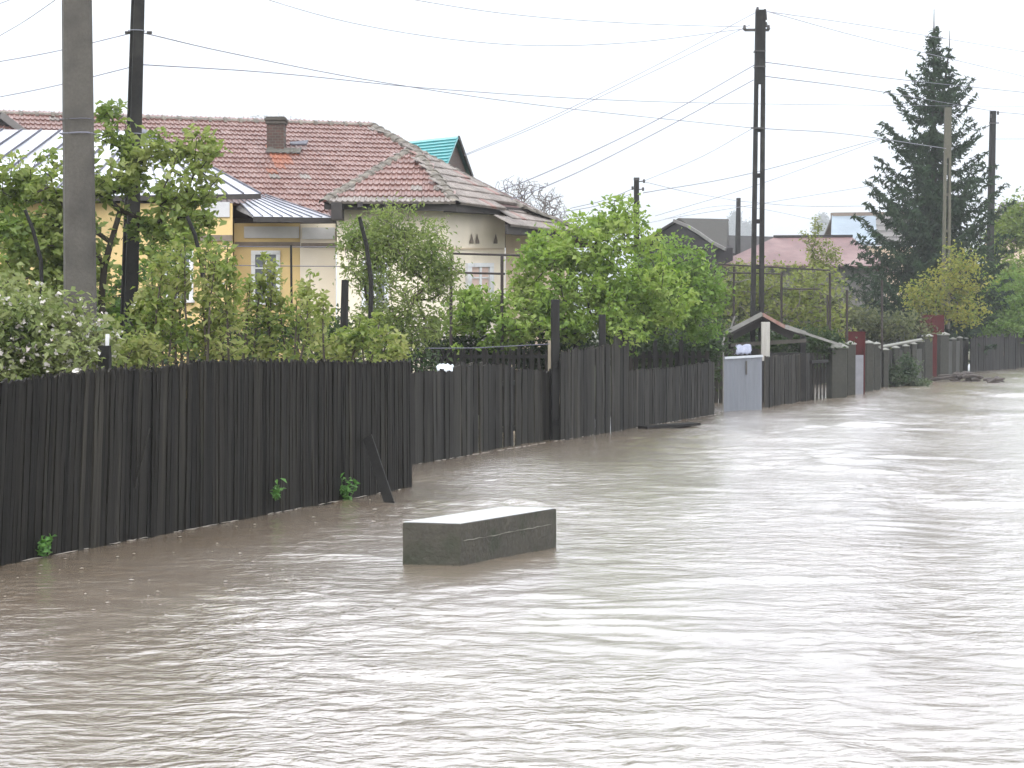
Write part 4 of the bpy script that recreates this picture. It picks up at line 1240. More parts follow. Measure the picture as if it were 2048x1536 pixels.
wire('sagging thin wire from the top picture edge to the lattice pole crossarm', [(380, -50, 34), (700, 45, 37), (1000, 88, 40), (1250, 86, 42), (1487, 58, YL)], 0.011, 'wire_thin')
wire('flat thin wire along the top edge ending at the lattice pole', [(700, -22, 36), (1000, 26, 39), (1250, 46, 42), (1489, 54, YL)], 0.011, 'wire_thin')
wire('upper of two close wires falling from the lattice pole top to the roofs', [(1513, 24, YL), (1300, 137, 45), (1080, 245, 46), (930, 309, 47)], 0.012, 'wire_thin')
wire('lower of two close wires falling from the lattice pole top to the roofs', [(1500, 50, YL), (1300, 146, 45), (1080, 250, 46), (928, 312, 47)], 0.012, 'wire_thin')
wire('upper twisted service cable falling from the lattice pole to the cream wall', [(1509, 130, YL), (1300, 247, 41), (1064, 357, 38), (850, 434, 34.6)], 0.013)
wire('lower twisted service cable falling from the lattice pole to the cream wall', [(1507, 160, YL), (1300, 272, 41), (1098, 370, 38), (860, 452, 34.6)], 0.013)
wire('long wire from the dark H pole past the lattice pole into the spruce', [(283, 65, Y2), (470, 108, 25), (760, 164, 30), (1100, 213, 36), (1505, 256, YL)], 0.009)
wire('continuation of the long wire from lattice pole to the olive pole', [(1528, 257, YL), (1700, 269, 55), (1893, 297, Ys)], 0.016, 'wire_thin')
wire('lower long wire from the dark H pole running across to the right edge', [(280, 129, Y2), (560, 147, 26), (900, 180, 33), (1300, 203, 40), (1700, 210, 58), (2100, 213, 80)], 0.009)
wire('topmost wire from the lattice pole over the spruce tip', [(1534, 23, YL), (1760, 56, 58), (2100, 112, 78)], 0.014, 'wire_thin')
wire('second wire from the lattice pole over the spruce', [(1538, 24, YL), (1760, 84, 58), (2100, 165, 78)], 0.014, 'wire_thin')
wire('third wire from the lattice pole, crossing the spruce', [(1527, 124, YL), (1800, 159, 60), (2100, 190, 78)], 0.015)
wire('fourth wire from the lattice pole, ending at the dark end pole', [(1527, 152, YL), (1760, 183, 58), (1985, 222, Yd)], 0.015)
wire('wire leaving the dark end pole to the right edge', [(1990, 224, Yd), (2040, 228, 86), (2120, 236, 88)], 0.016)
wire('short lower wire from the dark end pole to the right edge', [(1985, 278, Yd), (2120, 278, 88)], 0.014)
wire('steep wire rising behind the stout pole at the top left corner', [(-60, 104, 26), (40, 48, 24), (122, -8, 22)], 0.008, 'wire_thin')
wire('second steep wire at the top left corner', [(-60, 30, 24), (40, -8, 23)], 0.008, 'wire_thin')
wire('wire from the left edge to the upper tie of the dark H pole', [(-60, 133, 24), (100, 105, 23), (265, 66, Y2)], 0.008)
wire('wire from the left edge to the lower tie of the dark H pole', [(-60, 205, 24), (100, 174, 23), (263, 134, Y2)], 0.008)
wire('wire from the dark service pole up to the lattice pole bracket', [(1288, 362, Ym), (1400, 315, 50), (1503, 258, YL)], 0.011, 'wire_thin')
wire('upper wire from the dark service pole to the spruce', [(1286, 386, Ym), (1500, 347, 64), (1762, 277, 76)], 0.015)
wire('paler wire close under the upper wire to the spruce', [(1310, 432, 70), (1520, 368, 74), (1762, 279, 78)], 0.014, 'wire_thin')
wire('wire from the dark service pole down to the left treetops', [(1265, 378, Ym), (1210, 400, 56), (1140, 417, 56)], 0.012)
wire('lower wire from the dark service pole to the tiled house', [(1262, 388, Ym), (1200, 410, 52), (1120, 425, 46)], 0.012)
wire('wire from the dark service pole to the far thin pole', [(1290, 364, Ym), (1380, 385, 80), (1476, 402, Yf)], 0.015, 'wire_thin')
wire('slack wire from the far thin pole to the right', [(1476, 402, Yf), (1600, 412, 104), (1745, 412, 102)], 0.018, 'wire_thin')
wire('low faint wire under the far thin pole', [(1330, 438, 90), (1480, 414, 100), (1740, 372, 110)], 0.018, 'wire_thin')
wire('lowest faint wire crossing in front of the misty hill', [(1140, 458, 80), (1300, 445, 90), (1476, 412, Yf), (1760, 470, 110)], 0.016, 'wire_thin')

# ------------------------------------------------------------------ steel sheet, board section, well shelter
S0, S1 = wat(1448, 823), wat(1524, 819)
st = thing('steel_sheet_gate', 'pale blue-grey steel sheet gate leaf standing in the water', 'gate', (S0.x, S0.y, 0))
zt = at(1487, 716, S0.y).z
tdir = (S1 - S0).normalized(); tn = Vector((tdir.y, -tdir.x, 0))
vs_, fs = [], []
nx = 15
for i in range(nx):
    p = S0.lerp(S1, i / (nx - 1)) + tn * (0.012 if i % 2 else -0.004)
    vs_ += [(p.x, p.y, -0.3), (p.x, p.y, zt + 0.02 * i / nx)]
fs = [(2 * i, 2 * i + 2, 2 * i + 3, 2 * i + 1) for i in range(nx - 1)]
o = MB().add(vs_, fs).build('sheet', M['steel'], st)
o.modifiers.new('thickness', 'SOLIDIFY').thickness = 0.01
MB().beam(S0 + Vector((0, -.02, zt)), S1 + Vector((0, -.02, zt + .03)), 0.04, 0.05).build('top_rail', M['steel_edge'], st)
c = S0 - tdir * 0.03
MB().tube([Vector((c.x, c.y, -.3)), Vector((c.x, c.y, zt + 0.12))], 0.014, 6).build('frame_tube', M['well_edge'], st)
p = S0.lerp(S1, 0.55) + tn * 0.03
MB().box((p.x, p.y, zt - .22), 0.03, 0.02, 0.30, math.atan2(tdir.y, tdir.x)).build('latch', M['concrete_dark'], st)

T0_, T1_ = wat(1527, 815), wat(1622, 800)
bsec = thing('board_fence', 'weathered board section right of the steel sheet, in front of the well', 'fence', (T0_.x, T0_.y, 0))
fence_run(bsec, T0_, T1_, 0.15, 0.003, lambda x: interp(x, [(1527, 713), (1570, 710), (1622, 706)]), pool2, M['board'], prng, part='board', bottom=-0.3, jitter=0.02)
pal = thing('open_paling', 'four thin black palings with water showing between, beside the concrete pillar', 'fence', (T1_.x, T1_.y, 0))
for i, px in enumerate((1627, 1634, 1641, 1648)):
    c = wat(px, 800 - i * 0.9)
    zt2 = at(px, 706 + i, c.y).z
    o = bpy.data.objects.new('paling', pool2[i]); COL.objects.link(o); o.parent = pal
    o.matrix_basis = Matrix.Translation(Vector((c.x, c.y, -0.3)) - WLOC[pal.name]) @ Matrix.Diagonal((0.30, 1, zt2 + 0.3, 1))
c0, c1 = wat(1622, 801), wat(1656, 797)
MB().beam(Vector((c0.x, c0.y + .05, .95)), Vector((c1.x, c1.y + .05, .95)), 0.04, 0.08).build('rail', M['dark_post'], pal)

YW = 43.2
well = thing('well_shelter', 'little gabled well shelter on a white post behind the fence', 'well', (at(1530, 655, YW).x, YW, 0))
ap = at(1524, 630, YW); le = at(1449, 670, YW); re_ = at(1606, 668, YW)
dv = Vector((0.25, 1.6, 0))
slab([ap, le, le + dv, ap + dv], 0.07, 'roof', M['fascia'], well)
slab([ap, re_, re_ + dv, ap + dv], 0.07, 'roof', M['fascia'], well)
MB().beam(le + Vector((-.02, -.03, .03)), ap + Vector((0, -.03, .03)), 0.05, 0.10).build('roof_edge', M['well_edge'], well)
MB().beam(ap + Vector((0, -.03, .02)), at(1572, 655, YW - .03), 0.05, 0.08).build('roof_edge', M['well_tile'], well)
MB().beam(at(1570, 653, YW - .05), re_ + Vector((.05, -.03, .02)), 0.05, 0.10).build('roof_edge', M['well_edge'], well)
MB().beam(at(1600, 663, YW - .06), at(1684, 691, YW - .3), 0.06, 0.055).build('pole_rail', M['well_edge'], well)
MB().beam(at(1522, 640, YW + .3), at(1586, 672, YW + .3), 0.08, 0.20).build('gable_plank', M['fascia'], well)
MB().beam(at(1460, 672, YW + .25), at(1520, 642, YW + .25), 0.06, 0.24).build('gable_plank', M['fascia'], well)
w_ = size(17, YW)
a, b = at(1531, 644, YW - .1), at(1532, 760, YW - .1)
MB().box((a.x, YW - .1, (a.z + 1.0) / 2), w_, 0.12, a.z - 1.0).build('post', M['white_wood'], well, bevel=0.01)
MB().box((a.x, YW - .1, 0.5), w_ * .7, 0.10, 0.998).build('post_foot', M['dark_post'], well)
for px in (1462, 1606):
    c = at(px, 672, YW + 1.4)
    MB().box((c.x, c.y, c.z / 2), 0.12, 0.12, c.z).build('post', M['dark_post'], well)
MB().beam(at(1462, 690, YW + .3), at(1612, 681, YW + .3), 0.10, 0.09).build('cross_beam', M['concrete_dark'], well)
mb = MB()
p0, p1 = at(1470, 700, YW + .6), at(1610, 700, YW + .6)
mb.box(((p0.x + p1.x) / 2, YW + .8, p0.z / 2 - .05), p1.x - p0.x, 0.9, p0.z - .05).build('well_curb', M['concrete_black'], well)
MB().tube([at(1450, 671, YW - .05), at(1444, 694, YW - .05)], 0.025, 5).build('strut', M['well_edge'], well)
MB().tube([at(1470, 632, YW + .8), at(1458, 668, YW + .8)], 0.022, 5).build('strut', M['well_edge'], well)
c = at(1487, 700, YW - 1.5)
crumple('plastic_bag', (c.x, c.y, c.z), 0.36, 0.20, 0.22, prng, M['bag'], 'crumpled bluish plastic sheet lying behind the steel gate', 'plastic')

# ------------------------------------------------------------------ concrete posts and red gates along the far fence
def cpost(label, px0, px1, ytop, ybot, cap=0.45, mat_='concrete_post'):
    c = wat((px0 + px1) / 2, ybot)
    w = size(px1 - px0, c.y) * 0.93
    zt = at((px0 + px1) / 2, ytop, c.y).z
    capH = w * cap
    root = thing('concrete_fence_post', label, 'fence post', (c.x, c.y, 0), 'capped concrete posts of the far fence')
    ang = 0.18
    MB().box((c.x, c.y, (zt - capH - 0.4) / 2), w, w, zt - capH + 0.4, ang).build('shaft', M[mat_], root, bevel=0.012)
    mb = MB(); z0 = zt - capH; h = w * 0.58; ca, sa = math.cos(ang), math.sin(ang)
    q = [(c.x + x * ca - y * sa, c.y + x * sa + y * ca) for x, y in ((-h, -h), (h, -h), (h, h), (-h, h))]
    mb.add([(x, y, z0) for x, y in q] + [(x, y, z0 + capH * .25) for x, y in q] + [(c.x, c.y, zt)],
           [(3, 2, 1, 0), (0, 1, 5, 4), (1, 2, 6, 5), (2, 3, 7, 6), (3, 0, 4, 7), (4, 5, 8), (5, 6, 8), (6, 7, 8), (7, 4, 8)])
    mb.build('cap', M['concrete_cap'], root)
cpost('widest capped concrete pillar, left end of the concrete fence', 1656, 1690, 682, 795)
cpost('capped concrete pillar just left of the red-topped gate', 1690, 1709, 681, 790)
cpost('capped concrete pillar just right of the red-topped gate', 1729, 1745, 680, 782)
cpost('narrow capped concrete post pressed against the gate pillar', 1746, 1759, 683, 779)
rowp = [(1764, 1776, 695, 774), (1785, 1797, 691, 771), (1806, 1817, 688, 768), (1822, 1832, 684, 764)]
ordn = ['first', 'second', 'third', 'fourth']
for i, (a_, b_, c_, d_) in enumerate(rowp):
    cpost(ordn[i] + ' low capped post from the left behind the drifted branch', a_, b_, c_, d_)
cpost('capped post leaning on the red pillar, left of it', 1832, 1846, 678, 760)
cpost('taller capped pillar left of the red gate post', 1846, 1863, 666, 757)
cpost('capped pillar right of the red gate post', 1875, 1895, 662, 752)
cpost('first slim capped post right of the red gate', 1900, 1911, 674, 748)
cpost('second slim capped post right of the red gate', 1914, 1924, 672, 745)
cpost('third slim capped post, last before the dark hedge fence', 1927, 1935, 674, 743)
# infill panels
pf = thing('concrete_panel_fence', 'low concrete panels and coping between the capped posts', 'fence', wat(1760, 775))
def cpanel(px0, px1, yt, yb0, yb1):
    a, b = wat(px0, yb0), wat(px1, yb1)
    a = a + SN * .05; b = b + SN * .05
    zt = at((px0 + px1) / 2, yt, (a.y + b.y) / 2).z
    MB().beam(Vector((a.x, a.y, (zt - .3) / 2)), Vector((b.x, b.y, (zt - .3) / 2)), 0.06, zt + .3).build('concrete_panel', M['concrete_post'], pf)
cpanel(1760, 1846, 700, 775, 760)
cpanel(1896, 1936, 682, 750, 742)
# sloping coping on the long panel
a, b = at(1760, 694, 52), at(1842, 679, 58)
MB().tube([a, b], 0.05, 5).build('coping_rail', M['concrete_cap'], pf)
# red-topped gate
c = wat(1717, 788)
rg_ = thing('red_topped_gate', 'narrow gate with red top plate and pale grey-blue lower sheet', 'gate', (c.x, c.y, 0))
zt = at(1712, 663, c.y).z; zm = at(1717, 710, c.y).z
MB().box((at(1711, 700, c.y).x, c.y + .05, (zt + zm) / 2), size(40, c.y), 0.04, zt - zm).build('top_plate', M['red_paint'], rg_, bevel=0.005)
MB().box((c.x, c.y - .02, (zm - .3) / 2), size(18, c.y), 0.03, zm + .3).build('lower_sheet', M['grey_sheet'], rg_, bevel=0.004)
MB().box((at(1728, 700, c.y).x, c.y, .5), 0.05, 0.05, 1.5).build('frame', M['red_paint'], rg_)
# thin rusty red pole
a, b = at(1655, 590, 47), at(1655, 740, 47)
o = MB().tube([b, a], [0.03, 0.025], 6).build('rusty_pole', M['rust'], None, origin=(b.x, b.y, 0)); tag(o, 'thin rust-red pole rising behind the widest concrete pillar', 'pole')
# red gate further on
c = wat(1868, 754)
rp = thing('red_gate_post', 'dull red gate post with a broad red plate behind the yellow shrub', 'gate', (c.x, c.y, 0))
zt = at(1868, 640, c.y).z
MB().box((c.x, c.y + .05, (zt - .3) / 2), size(11, c.y), 0.12, zt + .3).build('post', M['red_paint'], rp, bevel=0.01)
p0, p1 = at(1839, 630, c.y + .5), at(1888, 665, c.y + .5)
MB().box(((p0.x + p1.x) / 2, c.y + .5, (p0.z + p1.z) / 2), p1.x - p0.x, 0.06, p0.z - p1.z).build('plate', M['red_paint'], rp, bevel=0.01)
MB().box(((p0.x + p1.x) / 2, c.y + .55, p1.z / 2), 0.1, 0.06, p1.z).build('plate_post', M['red_paint'], rp)
# dark fence behind the concrete one and on to the right
f0, f1 = at(1600, 664, 55), at(1850, 662, 72)
bk = thing('back_board_fence', 'black board fence showing above the concrete posts', 'fence', (f0.x, f0.y, 0))
pool3 = []
for k in range(4):
    me = slat_mesh('board', 0.24, 0.03, prng); me.materials.append(M['slat']); pool3.append(me)
fence_run(bk, (f0.x, f0.y, 0), (f1.x, f1.y, 0), 0.24, 0.006, lambda x: interp(x, [(1600, 670), (1850, 661)]), pool3, M['slat'], prng, part='board', bottom=0.0)
f0, f1 = wat(1940, 744), wat(2048, 735)
f1 = f0 + (f1 - f0) * 2.2
hf = thing('far_dark_fence', 'dark overgrown board fence running off at the right edge', 'fence', (f0.x, f0.y, 0))
fence_run(hf, f0, f1, 0.24, 0.01, lambda x: interp(x, [(1940, 676), (1990, 672), (2300, 668)]), pool3, M['slat'], prng, part='board', bottom=-.3, z_jit=0.05)

# ------------------------------------------------------------------ plants
def leaf_cloud(rng, C, size_, ratio=0.55, flat=0.35, dirs=None, fold=0.18):
    """one folded leaf (4 points, 2 faces) at each row of C"""
    n = len(C)
    N_ = rng.normal(size=(n, 3)); N_[:, 2] = np.abs(N_[:, 2]) + flat
    N_ /= np.linalg.norm(N_, axis=1)[:, None]
    D = rng.normal(size=(n, 3)) if dirs is None else dirs + rng.normal(0, 0.45, size=(n, 3))
    D -= (D * N_).sum(1)[:, None] * N_
    D /= np.linalg.norm(D, axis=1)[:, None] + 1e-9
    S = np.cross(N_, D)
    L_ = size_ * rng.uniform(0.6, 1.3, n)[:, None]
    W_ = L_ * ratio * 0.5
    b = C - D * L_ * 0.5
    t = C + D * L_ * 0.5
    m = C - D * L_ * 0.06
    l = m + S * W_ + N_ * L_ * fold
    r = m - S * W_ + N_ * L_ * fold
    V = np.stack([b, r, t, l], 1).reshape(-1, 3)
    k = np.arange(n)[:, None] * 4
    Fc = np.concatenate([k + np.array([[0, 1, 2]]), k + np.array([[0, 2, 3]])], 0)
    return V, Fc

def grow(rng, trunk, targets, step=0.28, wob=0.05, low_bias=0.25):
    """skeleton from the trunk points to every target: list of points, list of parents"""
    P = [np.array(trunk[0])]; par = [-1]
    for a, b in zip(trunk[:-1], trunk[1:]):
        a, b = np.array(a), np.array(b)
        k = max(1, int(np.linalg.norm(b - a) / step))
        for i in range(1, k + 1):
            P.append(a + (b - a) * i / k + rng.normal(0, wob * 0.3, 3)); par.append(len(P) - 2)
    base = np.array(trunk[-1])
    order = np.argsort(np.linalg.norm(targets - base, axis=1))
    ends = []
    arr = np.zeros((len(P) + len(targets) * 40, 3)); cnt = len(P); arr[:cnt] = np.array(P)
    nt_ = cnt
    for ti in order:
        t = targets[ti]
        d = np.linalg.norm(arr[:cnt] - t, axis=1)
        d[:max(1, nt_ // 2)] += 0.8                    # not from the foot of the trunk
        d += np.maximum(0, arr[:cnt, 2] - t[2]) * low_bias * 2
        j = int(np.argmin(d))
        a = arr[j].copy()
        L_ = np.linalg.norm(t - a)
        k = min(max(1, int(L_ / step)), 38)
        prev = j
        bend = rng.normal(0, wob * L_, 3); bend[2] += 0.06 * L_
        for i in range(1, k + 1):
            u = i / k
            if cnt >= len(arr): break
            arr[cnt] = a + (t - a) * u + bend * math.sin(math.pi * u) + rng.normal(0, wob * 0.25, 3)
            par.append(prev); prev = cnt; cnt += 1
        ends.append(prev)
    return arr[:cnt], par, ends

def skeleton_mesh(P, par, tip=0.004, power=2.4, rmax=0.2, sides=5):
    n = len(P)
    acc = np.zeros(n); ch = [0] * n
    for i in range(n - 1, -1, -1):
        if acc[i] == 0: acc[i] = tip ** power
        if par[i] >= 0: acc[par[i]] += acc[i]
    rad = np.minimum(acc ** (1 / power), rmax)
    V, Fc = [], []
    for i in range(n):
        p = par[i]
        if p < 0: continue
        a, b = P[p], P[i]
        d = b - a; L_ = np.linalg.norm(d)
        if L_ < 1e-5: continue
        d = d / L_
        ref = np.array([0.3, 0.9, 0.1]) if abs(d[2]) > 0.8 else np.array([0, 0, 1.0])
        u = np.cross(d, ref); u /= np.linalg.norm(u); v = np.cross(d, u)
        s = sides if rad[i] > 0.012 else 3
        k0 = len(V)
        for (c, r) in ((a - d * rad[p] * 0.3, min(rad[p], rad[i] * 1.5)), (b, rad[i])):
            for k in range(s):
                an = 2 * math.pi * k / s
                V.append(c + (u * math.cos(an) + v * math.sin(an)) * r)
        for k in range(s):
            Fc.append((k0 + k, k0 + (k + 1) % s, k0 + s + (k + 1) % s, k0 + s + k))
    return np.array(V), np.array(Fc), rad

def sample_ell(rng, ells, n):
    """random points in ellipsoids (px, py, rx, ry, Y, depth radius): picture sizes turned into places"""
    vol = np.array([e_[2] * e_[3] * e_[5] for e_ in ells], float) ** 0.8
    idx = rng.choice(len(ells), n, p=vol / vol.sum())
    out = np.zeros((n, 3))
    for k in range(n):
        e_ = ells[idx[k]]
        v = rng.normal(size=3); v /= np.linalg.norm(v)
        v *= rng.uniform(0.25, 1.0) ** 0.5
        Y = e_[4] + v[1] * e_[5]
        c = at(e_[0], e_[1], e_[4])
        out[k] = (c.x + v[0] * size(e_[2], e_[4]), Y, c.z + v[2] * size(e_[3], e_[4]))
    return out

def plant(name, label, cat, trunk, ells, nt, per, leaf, lm, bark, seed, spread=0.16, group=None, ratio=0.55, flat=0.35, tip=0.004, bloom=None, step=0.28,
          rmax=0.2, wob=0.05, gap=0.0, power=2.4, leafless=False, trunk_name='trunk', zmin=0.15):
    rng = np.random.default_rng(seed)
    T = sample_ell(rng, ells, nt)
    T = T[T[:, 2] > zmin]
    trunk = [tuple(p) for p in trunk]
    P, par, ends = grow(rng, trunk, T, step=step, wob=wob)
    root = thing(name, label, cat, trunk[0], group)
    og = np.array(trunk[0])
    V, Fc, rad = skeleton_mesh(P, par, tip=tip, rmax=rmax, power=power)
    me = np_mesh(trunk_name, V - og, Fc)
    me.polygons.foreach_set('use_smooth', np.ones(len(me.polygons), dtype=bool))
    link(trunk_name, me, bark, root)
    if leafless: return root
    # leaves sit round the last stretch of every twig
    seg = []
    for e_ in ends:
        i = e_
        for k in range(3):
            if i < 0: break
            seg.append((i, 1.0 - 0.25 * k)); i = par[i]
    cen = np.array([P[i] for i, w in seg]); wgt = np.array([w for i, w in seg]); wgt /= wgt.sum()
    n = nt * per
    # uneven clumping: some twigs carry far more leaf than others
    wgt = wgt * rng.gamma(1.6, 1.0, len(wgt)); wgt /= wgt.sum()
    idx = rng.choice(len(cen), n, p=wgt)
    C = cen[idx] + rng.normal(0, spread, (n, 3)) * np.array([1, 1, 0.8])
    C = C[C[:, 2] > zmin - 0.1]
    LV, LF = leaf_cloud(rng, C, leaf, ratio=ratio, flat=flat)
    link('crown', np_mesh('crown', LV - og, LF), lm, root)
    if bloom:
        nb, bsz, bm_ = bloom
        idx = rng.choice(len(cen), nb)
        k = 5
        Cb = np.repeat(cen[idx] + rng.normal(0, spread, (nb, 3)), k, 0) + rng.normal(0, bsz * 0.45, (nb * k, 3))
        LV, LF = leaf_cloud(rng, Cb, bsz, ratio=0.9, flat=0.1)
        link('blossom', np_mesh('blossom', LV - og, LF), bm_, root)
    return root

def base(px, Y, z=0.1):
    p = at(px, 655, Y); return Vector((p.x, Y, z))

# apple tree behind the two near poles
Ya = 20.3
plant('apple_tree', 'leafy apple tree with a dark forked trunk behind the two near poles', 'tree',
      [base(196, Ya), at(200, 600, Ya), at(222, 480, Ya), at(236, 420, Ya)],
      [(60, 420, 100, 70, Ya, .7), (80, 340, 90, 36, Ya, .6), (290, 285, 70, 40, Ya, .4), (20, 500, 80, 60, Ya - .5, .6), (130, 470, 80, 60, Ya, .7), (215, 330, 70, 80, Ya, .6), (330, 350, 85, 70, Ya, .6), (232, 250, 30, 50, Ya, .25),
       (120, 360, 80, 40, Ya, .6), (370, 440, 70, 60, Ya, .6), (400, 300, 45, 40, Ya, .35), (340, 225, 12, 26, Ya, .1), (300, 470, 60, 50, Ya + .4, .5), (60, 560, 120, 40, Ya - .3, .6), (30, 590, 90, 40, Ya - .3, .5), (160, 540, 60, 60, Ya, .5), (410, 370, 40, 40, Ya, .3), (20, 370, 60, 40, Ya, .5),
       (232, 200, 8, 22, Ya, .06)],
      480, 18, 0.105, M['leaf_apple'], M['bark'], 21, spread=0.065, tip=0.005, rmax=0.085)
# flowering bush at the left end, over the near fence
Yb = 16.0
plant('flowering_bush', 'pale flowering bush hanging over the left end of the near fence', 'bush',
      [base(60, Yb + .2), at(62, 760, Yb + .2)],
      [(20, 640, 90, 60, Yb, .5), (90, 700, 100, 60, Yb, .5), (20, 740, 90, 50, Yb - .1, .4), (170, 700, 45, 60, Yb - .1, .4), (130, 640, 60, 40, Yb + .1, .4), (30, 580, 60, 40, Yb + .4, .3)],
      240, 22, 0.080, M['leaf_bloom'], M['stem'], 22, spread=0.085, bloom=(300, 0.040, M['bloom']), tip=0.004, rmax=0.03, zmin=0.5)
# shrubs between the poles and the low fence
def shoots(name, label, stems, Y, leaf, lm, seed, per=120, spread=0.05, bloom=None, group=None, foot=790):
    """a shrub of upright shoots: each stem (foot px, tip px, tip py) carries short side twigs and leaves"""
    rng = np.random.default_rng(seed)
    b0 = base(stems[len(stems) // 2][0], Y)
    root = thing(name, label, 'shrub', b0, group)
    og = np.array(b0)
    mb = MB(); C = []
    for (fx, tx, ty) in stems:
        Ys_ = Y + rng.uniform(-0.5, 0.5)
        a_ = at(fx, foot, Ys_); a_.z = 0.1
        m1 = at(fx + (tx - fx) * 0.15 + rng.uniform(-6, 6), foot - 60, Ys_); m2 = at(fx + (tx - fx) * 0.55 + rng.uniform(-8, 8), ty + (foot - 60 - ty) * 0.45, Ys_); t_ = at(tx, ty, Ys_)
        pts = [a_, m1, m2, t_]
        mb.tube(pts, [0.016, 0.014, 0.010, 0.004], 5, caps=False)
        n = max(5, int((t_ - m1).length / 0.075))
        for i in range(n):
            u = (i + rng.uniform(0, 1)) / n
            p = (m1.lerp(m2, u * 2) if u < 0.5 else m2.lerp(t_, u * 2 - 1))
            L_ = rng.uniform(0.08, 0.30) * (1.1 - u * 0.8)
            an = rng.uniform(0, 6.28)
            d = Vector((math.cos(an), math.sin(an), rng.uniform(0.1, 0.9))).normalized()
            q = p + d * L_
            mb.tube([p, q], [0.005, 0.0025], 3, caps=False)
            k = max(2, int(per / n * rng.gamma(2.0, 0.5)))
            for j in range(k):
                w = rng.uniform(0.2, 1.1)
                C.append(np.array(p + d * L_ * w) + rng.normal(0, spread, 3))
        for j in range(6): C.append(np.array(t_) + rng.normal(0, 0.03, 3))
    mb.build('stem', M['stem'], root)
    C = np.array(C)
    LV, LF = leaf_cloud(rng, C, leaf)
    link('foliage', np_mesh('foliage', LV - og, LF), lm, root)
    if bloom:
        idx = rng.choice(len(C), bloom)
        Cb = np.repeat(C[idx], 5, 0) + rng.normal(0, 0.014, (bloom * 5, 3))
        LV, LF = leaf_cloud(rng, Cb, 0.034, ratio=0.9, flat=0.1)
        link('blossom', np_mesh('blossom', LV - og, LF), M['bloom'], root)
sr = random.Random(5)
def stem_set(x0, x1, n, prof, fan=26):
    out = []
    for i in range(n):
        fx = x0 + (x1 - x0) * (i + 0.5) / n + sr.uniform(-8, 8)
        out.append((fx, fx + sr.uniform(-fan, fan), interp(fx, prof) + sr.uniform(-10, 55)))
    return out
shoots('leafy_shrub', 'tall leafy shrub of upright shoots right of the dark H pole', stem_set(262, 470, 17, [(250, 590), (310, 520), (380, 470), (430, 470), (480, 560)]), 18.6, 0.088, M['leaf_shrub'], 23, per=170, bloom=10)
shoots('leafy_shrub', 'loose leafy shrub of thin shoots in front of the ochre wall window', stem_set(480, 655, 13, [(470, 560), (510, 520), (545, 560), (600, 560), (640, 500), (660, 560)]), 20.0, 0.086, M['leaf_shrub'], 24, per=130)
shoots('leafy_shrub', 'low green shrub touching the fence top left of the rag', stem_set(650, 800, 11, [(640, 620), (700, 640), (740, 650), (800, 680)], 34), 21.5, 0.086, M['leaf_shrub'], 25, per=120)
shoots('leafy_shrub', 'short shoots at the foot of the two near poles', stem_set(140, 300, 9, [(130, 660), (200, 650), (300, 640)], 30), 17.6, 0.084, M['leaf_shrub'], 28, per=80)
plant('leafy_shrub', 'dense green shrub in the shade behind the stout pole', 'shrub',
      [base(90, 23.5), at(90, 640, 23.5)],
      [(60, 560, 90, 80, 23.5, .7), (150, 570, 80, 70, 23.6, .7), (220, 620, 60, 60, 23.4, .5), (40, 650, 80, 40, 23, .5), (40, 470, 70, 50, 23.8, .6), (300, 560, 60, 70, 24, .6), (140, 480, 60, 50, 24, .6), (340, 480, 50, 50, 24, .5)],
      260, 20, 0.10, M['leaf_mid'], M['stem'], 26, spread=0.11, tip=0.005, rmax=0.04)
# fine-leaved bush in front of the cream wall
plant('willowy_bush', 'rounded fine-leaved bush before the cream wall', 'bush',
      [base(800, 27.0), at(800, 690, 27.0), at(805, 650, 27.0)],
      [(790, 560, 110, 110, 27, 1.0), (850, 500, 60, 70, 27, .6), (740, 490, 60, 60, 27, .6), (790, 450, 50, 40, 27, .5), (890, 560, 35, 60, 27, .4), (700, 470, 40, 40, 27, .3), (800, 660, 100, 40, 26.8, .7)],
      420, 24, 0.090, M['leaf_willow'], M['stem'], 27, spread=0.10, ratio=0.30, tip=0.005, rmax=0.05, flat=0.1, bloom=(110, 0.03, M['bloom']), step=0.2)
# plum trees
Yg = 32.5
plant('plum_tree', 'broad bright green plum tree behind the tall board gate', 'tree',
      [base(1152, Yg), at(1148, 720, Yg), at(1152, 670, Yg)],
      [(1130, 560, 120, 80, Yg, 1.2), (1020, 610, 110, 50, Yg - .3, 1.0), (940, 640, 60, 30, Yg - .5, .7), (1180, 490, 110, 60, Yg + .3, 1.0), (1260, 540, 90, 80, Yg + .2, 1.1), (1090, 500, 60, 40, Yg, .7),
       (1230, 440, 60, 40, Yg + .3, .7), (1268, 415, 22, 30, Yg + .3, .2), (960, 690, 70, 14, Yg - .8, .5), (1330, 590, 60, 60, Yg + .2, .8), (1180, 610, 110, 50, Yg - .6, .8), (1300, 470, 30, 30, Yg + .3, .4), (990, 650, 90, 34, Yg - .6, .8), (1090, 650, 90, 30, Yg - .6, .8), (1240, 650, 70, 34, Yg - .5, .8), (930, 600, 36, 30, Yg - .3, .6), (1268, 398, 9, 26, Yg + .3, .1), (1226, 430, 12, 22, Yg + .3, .1), (1312, 462, 12, 24, Yg + .3, .1), (1172, 448, 14, 20, Yg, .15), (1102, 470, 14, 20, Yg, .15), (1040, 540, 20, 20, Yg, .2), (900, 660, 20, 14, Yg - .6, .2), (1400, 530, 14, 20, Yg + .2, .2)],
      640, 24, 0.118, M['leaf_plum'], M['bark'], 31, spread=0.095, tip=0.006, rmax=0.085, step=0.3)
Yg2 = 36.0
